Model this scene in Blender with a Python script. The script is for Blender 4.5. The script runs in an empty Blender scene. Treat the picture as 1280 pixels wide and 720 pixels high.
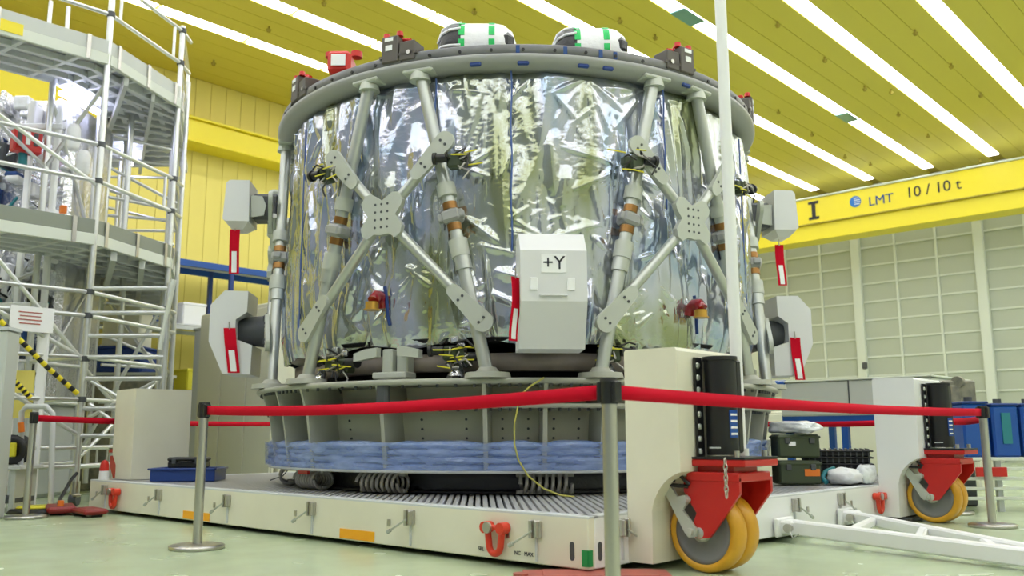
import bpy, bmesh, math, random
import numpy as np
from mathutils import Vector, Matrix, noise
random.seed(7)
S = bpy.context.scene
COL = S.collection
PI = math.pi
def D(a): return math.radians(a)
V = Vector

# ---------------------------------------------------------------- camera
FPX = 1108.56
PITCH, YAW, ROLL = 0.16478, -0.74904, -0.00314
CAM = V((3.0174, -3.8323, 0.74))
FW = V((math.sin(YAW)*math.cos(PITCH), math.cos(YAW)*math.cos(PITCH), math.sin(PITCH)))
R0 = V((math.cos(YAW), -math.sin(YAW), 0)); U0 = R0.cross(FW)
RT = R0*math.cos(ROLL) + U0*math.sin(ROLL); UP = U0*math.cos(ROLL) - R0*math.sin(ROLL)
cd = bpy.data.cameras.new('camera'); cam = bpy.data.objects.new('camera', cd); COL.objects.link(cam)
cd.sensor_width = 36; cd.lens = FPX/1280*36; cd.clip_start = .05; cd.clip_end = 200
cam.matrix_world = Matrix(((RT.x, UP.x, -FW.x, CAM.x), (RT.y, UP.y, -FW.y, CAM.y), (RT.z, UP.z, -FW.z, CAM.z), (0, 0, 0, 1)))
cd.dof.use_dof = True; cd.dof.focus_distance = 6.6; cd.dof.aperture_fstop = 2.2
S.camera = cam

# ---------------------------------------------------------------- world, exposure
w = bpy.data.worlds.new('world'); S.world = w; w.use_nodes = True
w.node_tree.nodes['Background'].inputs[0].default_value = (.9, .95, 1, 1)
w.node_tree.nodes['Background'].inputs[1].default_value = 0.3
LAMP = 9.0                                  # radiance of the ceiling tubes
S.view_settings.view_transform = 'Standard'; S.view_settings.look = 'None'
S.view_settings.gamma = 1; S.view_settings.use_curve_mapping = False
S.view_settings.exposure = 0.0

# ---------------------------------------------------------------- materials
def mat(name, col, rough=.5, metal=0, bump=None, var=None, emit=None, spec=None, coat=0):
    m = bpy.data.materials.new(name); m.use_nodes = True
    nt = m.node_tree; b = nt.nodes['Principled BSDF']
    b.inputs['Base Color'].default_value = (*col, 1); b.inputs['Roughness'].default_value = rough
    b.inputs['Metallic'].default_value = metal
    if spec is not None: b.inputs['Specular IOR Level'].default_value = spec
    if coat: b.inputs['Coat Weight'].default_value = coat; b.inputs['Coat Roughness'].default_value = .08
    if emit: b.inputs['Emission Color'].default_value = (*emit[0], 1); b.inputs['Emission Strength'].default_value = emit[1]
    if var or bump:
        tc = nt.nodes.new('ShaderNodeTexCoord')
    if var:   # (scale, colour2, stretch)
        mp = nt.nodes.new('ShaderNodeMapping'); mp.inputs['Scale'].default_value = var[2] if len(var) > 2 else (1, 1, 1)
        n = nt.nodes.new('ShaderNodeTexNoise'); n.inputs['Scale'].default_value = var[0]; n.inputs['Detail'].default_value = 5
        cr = nt.nodes.new('ShaderNodeValToRGB'); cr.color_ramp.elements[0].color = (*col, 1); cr.color_ramp.elements[1].color = (*var[1], 1)
        cr.color_ramp.elements[0].position = .35; cr.color_ramp.elements[1].position = .68
        nt.links.new(tc.outputs['Object'], mp.inputs[0]); nt.links.new(mp.outputs[0], n.inputs[0])
        nt.links.new(n.outputs[0], cr.inputs[0]); nt.links.new(cr.outputs[0], b.inputs['Base Color'])
    if bump:  # (scale, strength)
        n2 = nt.nodes.new('ShaderNodeTexNoise'); n2.inputs['Scale'].default_value = bump[0]; n2.inputs['Detail'].default_value = 4
        bp_ = nt.nodes.new('ShaderNodeBump'); bp_.inputs['Strength'].default_value = bump[1]; bp_.inputs['Distance'].default_value = .02
        nt.links.new(tc.outputs['Object'], n2.inputs[0]); nt.links.new(n2.outputs[0], bp_.inputs['Height']); nt.links.new(bp_.outputs[0], b.inputs['Normal'])
    return m
M = {}
M['white'] = mat('white_paint', (.87, .87, .86), .38, bump=(60, .02))
M['cover'] = mat('cover_white', (.75, .75, .75), .45)
M['paper'] = mat('paper_white', (.92, .92, .92), .7)
M['cream'] = mat('trolley_cream', (.82, .79, .64), .4, var=(3, (.78, .75, .60)))
M['grey'] = mat('stand_grey', (.42, .42, .35), .42, var=(2, (.37, .375, .315)))
M['ringgrey'] = mat('ring_grey', (.27, .26, .265), .5, var=(3, (.17, .17, .18)))
M['ringlip'] = mat('ring_lip_grey', (.36, .36, .35), .4)
M['strut'] = mat('strut_silver', (.52, .54, .50), .32, .6)
M['plate'] = mat('plate_grey', (.52, .54, .48), .45, .2)
M['alu'] = mat('scaffold_aluminium', (.72, .73, .72), .3, .75, var=(5, (.62, .63, .62)))
M['steel'] = mat('brushed_steel', (.56, .54, .50), .28, .95, var=(4, (.5, .48, .44), (1, 1, .1)))
M['dark'] = mat('dark_grey', (.07, .075, .08), .5)
M['black'] = mat('black_plastic', (.012, .012, .013), .4)
M['blackfilm'] = mat('black_film', (.014, .014, .016), .3, bump=(14, .6))
M['red'] = mat('red_paint', (.55, .015, .012), .35)
M['redtape'] = mat('red_webbing', (.60, .003, .022), .8, spec=.15)
M['redcap'] = mat('red_cap', (.62, .02, .01), .45)
M['pink'] = mat('faded_red_steel', (.48, .12, .09), .55, var=(9, (.36, .10, .08)))
M['shackle'] = mat('shackle_red', (.72, .05, .02), .35)
M['orange'] = mat('orange_reflector', (.95, .42, .01), .4)
M['amber'] = mat('amber_tyre', (.76, .39, .018), .38, var=(6, (.64, .31, .015)))
M['hub'] = mat('hub_grey', (.20, .20, .195), .5)
M['copper'] = mat('copper_tape', (.30, .15, .045), .3, .75)
M['copperfoil'] = mat('gold_foil', (.72, .40, .08), .3, .8)
M['green'] = mat('green_tape', (.01, .28, .07), .5)
M['greendash'] = mat('green_dash', (.01, .55, .12), .5)
M['olive'] = mat('olive_case', (.045, .062, .03), .5)
M['blue'] = mat('blue_paint', (.01, .08, .36), .4)
M['navy'] = mat('navy_plastic', (.012, .045, .22), .45)
M['bluefilm'] = mat('blue_film', (.17, .27, .56), .25, bump=(30, .5), var=(7, (.34, .42, .66)), coat=.5)
M['yellow'] = mat('crane_yellow', (.86, .70, .02), .4)
M['yellowlo'] = mat('crane_yellow_flange', (.90, .74, .03), .4)
M['wallyellow'] = mat('wall_yellow', (.84, .71, .17), .55)
M['ceilyellow'] = mat('ceiling_yellow', (.68, .58, .08), .5)
M['groove'] = mat('groove_brown', (.40, .31, .04), .8)
M['wallwhite'] = mat('wall_panel_grey', (.47, .50, .41), .6)
M['wallblue'] = mat('wall_front_grey', (.24, .26, .31), .6)
M['seam'] = mat('seam_blue', (.06, .12, .36), .35)
M['slat'] = mat('slat_grey', (.52, .52, .52), .4, .3)
M['skate'] = mat('skate_red', (.26, .012, .012), .4)
def clear_blue():
    m = bpy.data.materials.new('clear_blue_film'); m.use_nodes = True; nt = m.node_tree; b = nt.nodes['Principled BSDF']; L = nt.links.new
    b.inputs['Base Color'].default_value = (.16, .25, .52, 1); b.inputs['Roughness'].default_value = .12
    tc = nt.nodes.new('ShaderNodeTexCoord'); n = nt.nodes.new('ShaderNodeTexNoise'); n.inputs['Scale'].default_value = 5; n.inputs['Detail'].default_value = 5; mp = nt.nodes.new('ShaderNodeMapping'); mp.inputs['Scale'].default_value = (1, 1, 5); L(tc.outputs['Object'], mp.inputs[0]); L(mp.outputs[0], n.inputs[0])
    cr = nt.nodes.new('ShaderNodeValToRGB'); e = cr.color_ramp.elements; e[0].position = .35; e[0].color = (.20, .30, .62, 1); e[1].position = .7; e[1].color = (.36, .46, .78, 1); L(n.outputs[0], cr.inputs[0]); L(cr.outputs[0], b.inputs['Base Color'])
    mr = nt.nodes.new('ShaderNodeMapRange'); mr.inputs[1].default_value = .3; mr.inputs[2].default_value = .7; mr.inputs[3].default_value = .30; mr.inputs[4].default_value = .62
    L(n.outputs[0], mr.inputs[0]); L(mr.outputs[0], b.inputs['Alpha'])
    bm = nt.nodes.new('ShaderNodeBump'); bm.inputs['Strength'].default_value = .5; bm.inputs['Distance'].default_value = .02; L(n.outputs[0], bm.inputs['Height']); L(bm.outputs[0], b.inputs['Normal'])
    return m
M['clearblue'] = clear_blue()
M['redgloss'] = mat('red_gloss_cap', (.28, .004, .012), .15, coat=.6)
M['toe'] = mat('toe_board_grey', (.25, .27, .22), .5)
M['worklamp'] = mat('work_lamp', (.9, .9, .9), .4, emit=((.78, .80, 1.15), 14.0))
M['paleyellow'] = mat('cable_yellow', (.56, .52, .12), .5)
M['isobar'] = mat('isolator_bar_grey', (.34, .33, .28), .5)
M['standwall'] = mat('stand_wall', (.64, .63, .50), .5, var=(2, (.58, .57, .45)))
M['wallrail'] = mat('wall_rail_white', (.68, .71, .63), .5)
M['tie'] = mat('yellow_tie', (.75, .68, .04), .5)
M['wire'] = mat('wire_rope', (.42, .40, .36), .4, .6)
M['sheet'] = mat('white_film', (.80, .82, .84), .25, bump=(16, .8), coat=.4)
M['silverfoil'] = mat('silver_foil', (.80, .80, .84), .16, .9, bump=(18, .7))
M['whitecloth'] = mat('white_wrap', (.86, .86, .87), .4, bump=(22, .4))
M['ink'] = mat('ink_black', (.02, .02, .03), .6)
M['inkblue'] = mat('ink_blue', (.02, .07, .25), .6)
M['logoblue'] = mat('logo_blue', (.01, .16, .55), .5)
M['teal'] = mat('teal_part', (.02, .20, .24), .4)
M['tealpanel'] = mat('unlit_tube_teal', (.17, .36, .34), .3)
M['box'] = mat('grey_enclosure', (.56, .58, .54), .5)
M['cabinet'] = mat('cabinet_cream', (.70, .69, .56), .5)
M['pale'] = mat('pale_steel', (.62, .64, .64), .45)
M['boxbrown'] = mat('box_brown', (.11, .095, .08), .5)
M['tan'] = mat('tan_device', (.30, .28, .20), .5, var=(9, (.14, .14, .11)))
M['lamp'] = mat('lamp_tube', (.9, .9, .9), .4, emit=((.92, .96, 1.10), LAMP))
M['ring_under'] = mat('brown_beam', (.30, .25, .21), .5, var=(6, (.22, .19, .17)))
M['orangecap'] = mat('orange_cap', (.8, .2, .02), .4)

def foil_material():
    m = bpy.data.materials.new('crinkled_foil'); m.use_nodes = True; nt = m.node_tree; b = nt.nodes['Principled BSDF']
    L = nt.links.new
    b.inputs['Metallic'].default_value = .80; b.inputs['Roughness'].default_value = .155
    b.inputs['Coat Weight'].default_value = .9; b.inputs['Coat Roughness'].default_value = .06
    tc = nt.nodes.new('ShaderNodeTexCoord'); mp = nt.nodes.new('ShaderNodeMapping'); mp.inputs['Scale'].default_value = (1, 1, .3)
    L(tc.outputs['Object'], mp.inputs[0])
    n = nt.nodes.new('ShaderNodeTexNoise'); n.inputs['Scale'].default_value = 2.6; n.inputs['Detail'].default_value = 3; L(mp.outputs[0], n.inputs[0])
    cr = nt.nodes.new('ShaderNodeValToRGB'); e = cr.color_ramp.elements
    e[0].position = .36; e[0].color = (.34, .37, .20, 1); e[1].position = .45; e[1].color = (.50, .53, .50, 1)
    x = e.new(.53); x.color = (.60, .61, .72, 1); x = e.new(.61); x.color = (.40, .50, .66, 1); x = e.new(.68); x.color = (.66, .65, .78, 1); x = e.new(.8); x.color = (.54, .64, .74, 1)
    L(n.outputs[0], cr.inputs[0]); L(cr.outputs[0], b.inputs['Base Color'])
    mp2 = nt.nodes.new('ShaderNodeMapping'); mp2.inputs['Scale'].default_value = (1, 1, .45); L(tc.outputs['Object'], mp2.inputs[0])
    nn = nt.nodes.new('ShaderNodeTexNoise'); nn.inputs['Scale'].default_value = 22; nn.inputs['Detail'].default_value = 4; nn.inputs['Distortion'].default_value = .8
    L(mp2.outputs[0], nn.inputs[0])
    bm = nt.nodes.new('ShaderNodeBump'); bm.inputs['Strength'].default_value = .25; bm.inputs['Distance'].default_value = .012
    L(nn.outputs[0], bm.inputs['Height']); L(bm.outputs[0], b.inputs['Normal'])
    return m
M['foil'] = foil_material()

def floor_material():
    m = mat('floor_epoxy', (.60, .66, .50), .22); nt = m.node_tree; b = nt.nodes['Principled BSDF']; L = nt.links.new
    tc = nt.nodes.new('ShaderNodeTexCoord')
    n = nt.nodes.new('ShaderNodeTexNoise'); n.inputs['Scale'].default_value = .9; n.inputs['Detail'].default_value = 6; L(tc.outputs['Object'], n.inputs[0])
    cr = nt.nodes.new('ShaderNodeValToRGB'); e = cr.color_ramp.elements
    e[0].position = .3; e[0].color = (.44, .53, .33, 1); e[1].position = .7; e[1].color = (.52, .60, .40, 1)
    L(n.outputs[0], cr.inputs[0]); L(cr.outputs[0], b.inputs['Base Color'])
    n2 = nt.nodes.new('ShaderNodeTexNoise'); n2.inputs['Scale'].default_value = 3; L(tc.outputs['Object'], n2.inputs[0])
    mr = nt.nodes.new('ShaderNodeMapRange'); mr.inputs[3].default_value = .14; mr.inputs[4].default_value = .34; L(n2.outputs[0], mr.inputs[0]); L(mr.outputs[0], b.inputs['Roughness'])
    return m
M['floor'] = floor_material()

# ---------------------------------------------------------------- mesh builder
WLOC = {}
def frame(ax):
    ax = V(ax).normalized(); h = V((0, 0, 1)) if abs(ax.z) < .9 else V((1, 0, 0))
    u = h.cross(ax).normalized(); return u, ax.cross(u).normalized(), ax
class MB:
    def __init__(s): s.v = []; s.f = []; s.sm = []; s.mi = []; s.cur = 0
    def add(s, vs, fs, smooth=False):
        o = len(s.v); s.v += [tuple(x) for x in vs]
        for f in fs: s.f.append([o+i for i in f]); s.sm.append(smooth); s.mi.append(s.cur)
        return s
    def box(s, c, d, rz=0, b=0, ax=None):
        """box centred at c, size d, turned rz about z (or axes ax), edges chamfered by b"""
        c = V(c); x, y, z = [q/2 for q in d]
        A = ax if ax else (V((math.cos(rz), math.sin(rz), 0)), V((-math.sin(rz), math.cos(rz), 0)), V((0, 0, 1)))
        T = lambda p: c + A[0]*p[0] + A[1]*p[1] + A[2]*p[2]
        if b <= 0:
            vs = [T((i*x, j*y, k*z)) for i in (-1, 1) for j in (-1, 1) for k in (-1, 1)]
            return s.add(vs, [(0, 1, 3, 2), (4, 6, 7, 5), (0, 4, 5, 1), (2, 3, 7, 6), (0, 2, 6, 4), (1, 5, 7, 3)])
        b = min(b, x*.95, y*.95, z*.95); vs = []; idx = {}
        for i in (-1, 1):
            for j in (-1, 1):
                for k in (-1, 1):
                    for a in range(3):
                        p = [i*(x-b), j*(y-b), k*(z-b)]; p[a] = (i*x, j*y, k*z)[a]
                        idx[(i, j, k, a)] = len(vs); vs.append(T(p))
        fs = []
        for a in range(3):
            o = [q for q in range(3) if q != a]
            for sg in (-1, 1):
                q = []
                for (m1, m2) in ((-1, -1), (1, -1), (1, 1), (-1, 1)):
                    k = [0, 0, 0]; k[a] = sg; k[o[0]] = m1; k[o[1]] = m2; q.append(idx[(*k, a)])
                fs.append(q)
        for a in range(3):          # edges parallel to axis a
            o = [q for q in range(3) if q != a]
            for m1 in (-1, 1):
                for m2 in (-1, 1):
                    q = []
                    for sg, fa in ((-1, o[0]), (1, o[0]), (1, o[1]), (-1, o[1])):
                        k = [0, 0, 0]; k[a] = sg; k[o[0]] = m1; k[o[1]] = m2; q.append(idx[(*k, fa)])
                    fs.append(q)
        for i in (-1, 1):
            for j in (-1, 1):
                for k in (-1, 1): fs.append([idx[(i, j, k, a)] for a in range(3)])
        return s.add(vs, fs)
    def cyl(s, p0, p1, r0, r1=None, n=12, caps=True):
        p0, p1 = V(p0), V(p1); r1 = r0 if r1 is None else r1; u, v, _ = frame(p1-p0)
        vs = [p+(u*math.cos(2*PI*i/n)+v*math.sin(2*PI*i/n))*r for p, r in ((p0, r0), (p1, r1)) for i in range(n)]
        s.add(vs, [(i, (i+1) % n, n+(i+1) % n, n+i) for i in range(n)], True)
        if caps: s.add(vs, [tuple(range(n))[::-1], tuple(range(n, 2*n))])
        return s
    def tube(s, pts, r, n=8, closed=False):
        pts = [V(p) for p in pts]; N = len(pts); rings = []; u = None
        for i, p in enumerate(pts):
            a = pts[(i-1) % N] if (i or closed) else p; b = pts[(i+1) % N] if (i < N-1 or closed) else p
            t = (b-a).normalized()
            if u is None: u = frame(t)[0]
            u = (u - t*u.dot(t)).normalized(); v = t.cross(u)
            rings.append([p+(u*math.cos(2*PI*k/n)+v*math.sin(2*PI*k/n))*r for k in range(n)])
        vs = [q for R in rings for q in R]; fs = []
        for i in range(N if closed else N-1):
            j = (i+1) % N
            for k in range(n): fs.append((i*n+k, i*n+(k+1) % n, j*n+(k+1) % n, j*n+k))
        s.add(vs, fs, True)
        if not closed: s.add(vs, [tuple(range(n))[::-1], tuple(range((N-1)*n, N*n))])
        return s
    def lathe(s, prof, o, ax=(0, 0, 1), n=48, a0=0, a1=2*PI, smooth=True, closed=False):
        """profile of (radius, height) turned about ax through o"""
        o = V(o)
        if tuple(ax) == (0, 0, 1): u, v, a = V((1, 0, 0)), V((0, 1, 0)), V((0, 0, 1))
        else: u, v, a = frame(ax)
        full = abs(a1-a0-2*PI) < 1e-6; m = n if full else n+1; K = len(prof)
        vs = [o+(u*math.cos(a0+(a1-a0)*i/n)+v*math.sin(a0+(a1-a0)*i/n))*r+a*h for i in range(m) for r, h in prof]
        fs = []
        for i in range(n):
            j = (i+1) % m
            for k in range(K if closed else K-1):
                q = (k+1) % K; fs.append((i*K+k, j*K+k, j*K+q, i*K+q))
        s.add(vs, fs, smooth)
        if closed and not full: s.add(vs, [tuple(range(K)), tuple(range((m-1)*K, m*K))[::-1]])
        return s
    def prism(s, poly, o, u, v, depth):
        """polygon in the plane (u, v) through o, extruded by depth along u x v"""
        o, u, v = V(o), V(u).normalized(), V(v).normalized(); wv = u.cross(v).normalized()*depth; n = len(poly)
        vs = [o+u*a+v*b for a, b in poly]+[o+u*a+v*b+wv for a, b in poly]
        return s.add(vs, [tuple(range(n))[::-1], tuple(range(n, 2*n))]+[(i, (i+1) % n, n+(i+1) % n, n+i) for i in range(n)])
    def build(s, name, m, parent=None, fix=True):
        vs = np.array(s.v); c = (vs.min(0)+vs.max(0))/2
        me = bpy.data.meshes.new(name); me.from_pydata((vs-c).tolist(), [], s.f)
        me.polygons.foreach_set('use_smooth', s.sm)
        for q in (m if isinstance(m, (list, tuple)) else [m]): me.materials.append(q if not isinstance(q, str) else M[q])
        me.polygons.foreach_set('material_index', s.mi); me.update()
        if fix:
            bm = bmesh.new(); bm.from_mesh(me); bmesh.ops.recalc_face_normals(bm, faces=bm.faces); bm.to_mesh(me); bm.free()
        o = bpy.data.objects.new(name, me); COL.objects.link(o)
        put(o, c, parent); return o
def put(o, c, parent):
    c = V(c); WLOC[o] = c
    if parent: o.parent = parent; o.location = c-WLOC[parent]
    else: o.location = c
def tag(o, label=None, cat=None, group=None, kind=None):
    for k, q in (('label', label), ('category', cat), ('group', group), ('kind', kind)):
        if q: o[k] = q
    return o
def thing(name, loc, label, cat, group=None):
    o = bpy.data.objects.new(name, None); o.empty_display_size = .1; COL.objects.link(o); put(o, loc, None); return tag(o, label, cat, group)
def struct(o): o['kind'] = 'structure'; return o
def copypart(o, c, parent, rz=0):
    q = o.copy(); COL.objects.link(q); put(q, c, parent); q.rotation_euler.z += rz; return q
def copytree(root, loc, label=None, rz=0):
    q = root.copy(); COL.objects.link(q); WLOC[q] = V(loc); q.location = loc; q.rotation_euler.z = root.rotation_euler.z+rz
    if label: q['label'] = label
    def rec(a, b):
        for ch in a.children:
            k = ch.copy(); COL.objects.link(k); k.parent = b; rec(ch, k)
    rec(root, q); return q
def text(body, size, o, u, v, name, m, parent, thick=.004, align='CENTER'):
    """flat lettering lying in the plane (u, v), extruded a little"""
    cu = bpy.data.curves.new(name, 'FONT'); cu.body = body; cu.size = size; cu.extrude = thick; cu.align_x = align; cu.align_y = 'CENTER'
    t = bpy.data.objects.new(name, cu); COL.objects.link(t)
    me = bpy.data.meshes.new_from_object(t.evaluated_get(bpy.context.evaluated_depsgraph_get()))
    bpy.data.objects.remove(t)
    u, v = V(u).normalized(), V(v).normalized(); n = u.cross(v)
    me.transform(Matrix(((u.x, v.x, n.x, 0), (u.y, v.y, n.y, 0), (u.z, v.z, n.z, 0), (0, 0, 0, 1))))
    me.materials.clear(); me.materials.append(M[m]); me.name = name
    ob = bpy.data.objects.new(name, me); COL.objects.link(ob); put(ob, o, parent); return ob
# survey: where the sight line of a photograph pixel meets a plane of the hall (axis = value)
def at(x, y, axis, val):
    d = FW + RT*((x-640)/FPX) - UP*((y-360)/FPX); return CAM + d*((val-CAM[axis])/d[axis])
def atd(x, y, depth): return CAM + (FW + RT*((x-640)/FPX) - UP*((y-360)/FPX))*depth
def atw(x, y, A, B):
    """... meets the upright plane through A and B"""
    d = FW + RT*((x-640)/FPX) - UP*((y-360)/FPX); n = V((B[1]-A[1], A[0]-B[0], 0)); return CAM + d*((V((A[0], A[1], 0))-CAM).dot(n)/d.dot(n))
ORD = ['nearest', 'second', 'third', 'fourth', 'fifth', 'sixth', 'seventh', 'eighth', 'ninth', 'tenth', 'eleventh', 'twelfth']

# ================================================================ THE HALL
XL, XR, YB, YF, H = -13.5, 12.0, 22.0, -11.0, 8.0
struct(MB().box(((XL+XR)/2, (YB+YF)/2, -.1), (XR-XL+1, YB-YF+1, .2)).build('floor', 'floor'))
ce = struct(MB().box(((XL+XR)/2, (YB+YF)/2, H+.16), (XR-XL+.6, YB-YF+.6, .2)).build('ceiling', 'groove'))
ROWS = [-11.13, -9.55, -7.92, -6.28, -4.65, -3.01, -1.36, .28, 1.92, 3.56, 5.2, 6.84, 8.48, 10.1]
edges = [XL]+ROWS+[XR]
pm = {}
for i in range(len(edges)-1):
    a = edges[i]+(.15 if i else 0); b = edges[i+1]-(.15 if i < len(edges)-2 else 0)
    n = max(1, round((b-a)/.45)); wd = (b-a)/n
    for k in range(n):
        key = round(wd, 3)
        if key not in pm:
            pm[key] = MB().box((a+wd*(k+.5), (YB+YF)/2, H+.03), (wd-.008, YB-YF, .06)).build('ceiling_plank', 'ceilyellow', ce)
        else: copypart(pm[key], (a+wd*(k+.5), (YB+YF)/2, H+.03), ce)
# suspension hooks and sprinklers on the planks
hk = None
for (x, y) in [(972, 31), (1031, 75), (1081, 111), (1114, 115), (1144, 41), (1189, 83), (1226, 119), (1160, 170), (1123, 143), (973, 140), (1056, 196), (1015, 168), (1088, 205),
               (336, 37), (405, 4), (593, 15), (775, 26), (267, 79), (819, 47), (1225, 201)]:
    q = at(x, y, 2, H-.06)
    if hk is None: hk = MB().cyl(q+V((0, 0, .06)), q, .018, n=8).cyl(q, q-V((0, 0, .05)), .05, .03, n=8).build('ceiling_hook', 'groove', ce)
    else: copypart(hk, q+V((0, 0, .005)), ce)
# ceiling tubes: one fixture per section
lm = {}
NAMES = ['leftmost', 'second-from-left', 'third-from-left', 'fourth-from-left', 'third-from-right', 'second-from-right', 'rightmost']
Y0 = [2.46, 2.46, 4.18, 5.9, 7.62, 9.34, 11.06]
def tube_len(L):
    if L not in lm:
        o = MB().box((0, 0, 0), (.27, L, .05), b=.01).build('ceiling_light', 'lamp'); lm[L] = o; return o
    o = lm[L].copy(); COL.objects.link(o); return o
for i, x in enumerate(ROWS):
    if i < 7:
        start = Y0[i]-1.72; k = 0; y = start
        while y < 21.2:
            L = 1.72-.09; o = tube_len(L)
            if i == 4 and k == 1:      # the short unlit section
                o.location = (x, y+.86, H+.02)
            o.location = (x, y+.86, H+.02); o.hide_render = False
            tag(o, f'white glowing ceiling tube, {ORD[min(k,11)]} from the near end of the {NAMES[i]} row', 'light', 'glowing ceiling tubes')
            y += 1.72; k += 1
        o = tube_len(round(start-YF-.3, 2)); o.location = (x, (start+YF+.3)/2-.02, H+.02)
        tag(o, f'long white ceiling tube continuing the {NAMES[i]} row towards the viewer', 'light', 'ceiling tubes above the viewer')
    else:
        o = tube_len(32.0); o.location = (x, 5.4, H+.02)
        tag(o, f'long white ceiling tube out of view, {ORD[i-7]} row right of the rightmost row', 'light', 'ceiling tubes right of the frame')
for (ya, yb, lab) in ((8.62, 9.3, 'teal unlit tube cover beside the white pole at the ceiling'), (15.5, 16.15, 'small teal unlit tube cover far along the ceiling row')):
    tag(MB().box((ROWS[4], (ya+yb)/2, H-.022), (.29, yb-ya, .03), b=.008).build('tube_cover', 'tealpanel'), lab, 'light cover')

# walls
wl = struct(MB().box((XL-.16, (YB+YF)/2, H/2), (.2, YB-YF+.6, H+.2)).build('wall_left', 'groove'))
pw = None
for k in range(96):
    y = YF+.17+k*.3427
    if pw is None: pw = MB().box((XL-.03, y, H/2), (.06, .335, H), b=.004).build('wall_panel', 'wallyellow', wl)
    else: copypart(pw, (XL-.03, y, H/2), wl)
wb = struct(MB().box(((XL+XR)/2, YB+.2, H/2), (XR-XL+.6, .2, H+.2)).build('wall_back', 'wallwhite'))
cw = 3.35/3; pb = None
for c in range(12):
    for r in range(14):
        x = -10.42+cw*(c+.5); z = .25+.537*(r+.5)
        if pb is None: pb = MB().box((x, YB+.07, z), (cw-.06, .08, .50), b=.015).build('wall_panel', 'wallwhite', wb)
        else: copypart(pb, (x, YB+.07, z), wb)
rl = None
for r in range(15):
    z = .25+.537*r
    if rl is None: rl = MB().box((-3.7, YB+.05, z), (13.5, .10, .055), b=.01).build('wall_rail', 'wallrail', wb)
    else: copypart(rl, (-3.7, YB+.05, z), wb)
mu = None
for c in range(13):
    x = -10.42+cw*c
    if c % 3 == 0: MB().box((x, YB-.02, H/2), (.26, .2, H), b=.02).build('wall_column', 'wallrail', wb)
    elif mu is None: mu = MB().box((x, YB+.04, H/2), (.07, .1, H), b=.01).build('wall_mullion', 'wallrail', wb)
    else: copypart(mu, (x, YB+.04, H/2), wb)
struct(MB().box(((XL+XR)/2, YF-.1, H/2), (XR-XL+.6, .2, H+.2)).build('wall_front', 'wallblue'))
struct(MB().box((XR+.1, (YB+YF)/2, H/2), (.2, YB-YF+.6, H+.2)).build('wall_right', 'wallrail'))
# crane rail along the left wall
t1 = struct(MB().box((XL+.26, (YB+YF)/2, 6.71), (.5, YB-YF, .44), b=.02).build('trim_1', 'yellow'))
MB().box((XL+.26, (YB+YF)/2, 6.955), (.62, YB-YF, .05), b=.01).build('rail_flange', 'yellow', t1)
MB().box((XL+.26, (YB+YF)/2, 6.475), (.62, YB-YF, .04), b=.01).build('rail_flange', 'yellow', t1)

# ================================================================ BRIDGE CRANE
YG = 20.0
cr = thing('bridge_crane', (-1, YG+.3, 6.2), 'yellow bridge crane girder lettered LMT 10 / 10 t above the back wall', 'crane')
MB().box((-.9, YG+.35, 7.02), (23.2, .7, .74), b=.01).build('girder', 'yellow', cr)
MB().box((-.9, YG+.42, 6.42), (23.2, .7, .46), b=.01).build('lower_flange', 'yellowlo', cr)
MB().box((-.9, YG+.35, 7.41), (23.2, .8, .05), b=.01).build('top_plate', 'wallrail', cr)
MB().box((-.9, YG+.36, 6.65), (23.2, .76, .03)).build('seam', 'groove', cr)
MB().box((-12.9, YG+.35, 7.2), (.5, 2.6, .4), b=.03).build('end_carriage', 'yellow', cr)
UX, UZ = V((1, 0, 0)), V((0, 0, 1))
q = at(1101, 250, 1, YG-.01); text('LMT', .36, q, UX, UZ, 'lettering', 'inkblue', cr)
q = at(1166, 236, 1, YG-.01); text('10 / 10 t', .40, q, UX, UZ, 'lettering', 'ink', cr)
q = at(1069, 252, 1, YG-.012)
MB().cyl(q+V((0, .01, 0)), q-V((0, .006, 0)), .155, n=32).build('round_logo', 'logoblue', cr)
lg = MB()
for k, (dx, wd) in enumerate(((.03, .12), (.05, .16), (.06, .17), (.05, .15))): lg.box(q+V((dx, -.01, .09-.055*k)), (wd, .008, .018))
lg.build('logo_line', 'paper', cr)
q = at(1017, 263, 1, YG-.01); ib = MB()
ib.box(q+V((0, 0, .225)), (.30, .014, .075)).box(q-V((0, 0, .225)), (.30, .014, .075)).box(q, (.11, .014, .42)); ib.build('beam_symbol', 'ink', cr)

# ================================================================ TRANSPORT TROLLEY
TX0, TX1, TY0, TY1, TZ0, TZ1 = -6.42, 0.0, 0.0, 5.10, .035, .31
tr = thing('transport_trolley', (-3.2, 2.55, 0), 'low cream and white transport trolley with slatted deck under the foil-wrapped module', 'trolley')
fr = MB()
fr.box((-3.21, .03, .17), (6.42, .06, .27), b=.006); fr.build('side_panel', 'cream', tr)
MB().box((-3.21, 5.07, .17), (6.42, .06, .27), b=.006).build('side_panel', 'cream', tr)
MB().box((-.03, 2.55, .17), (.06, 4.98, .27), b=.006).build('side_panel', 'white', tr)
MB().box((-6.39, 2.55, .17), (.06, 4.98, .27), b=.006).build('side_panel', 'cream', tr)
MB().box((-3.21, 2.55, .25), (6.3, 4.98, .05)).build('bed', 'black', tr)
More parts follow.
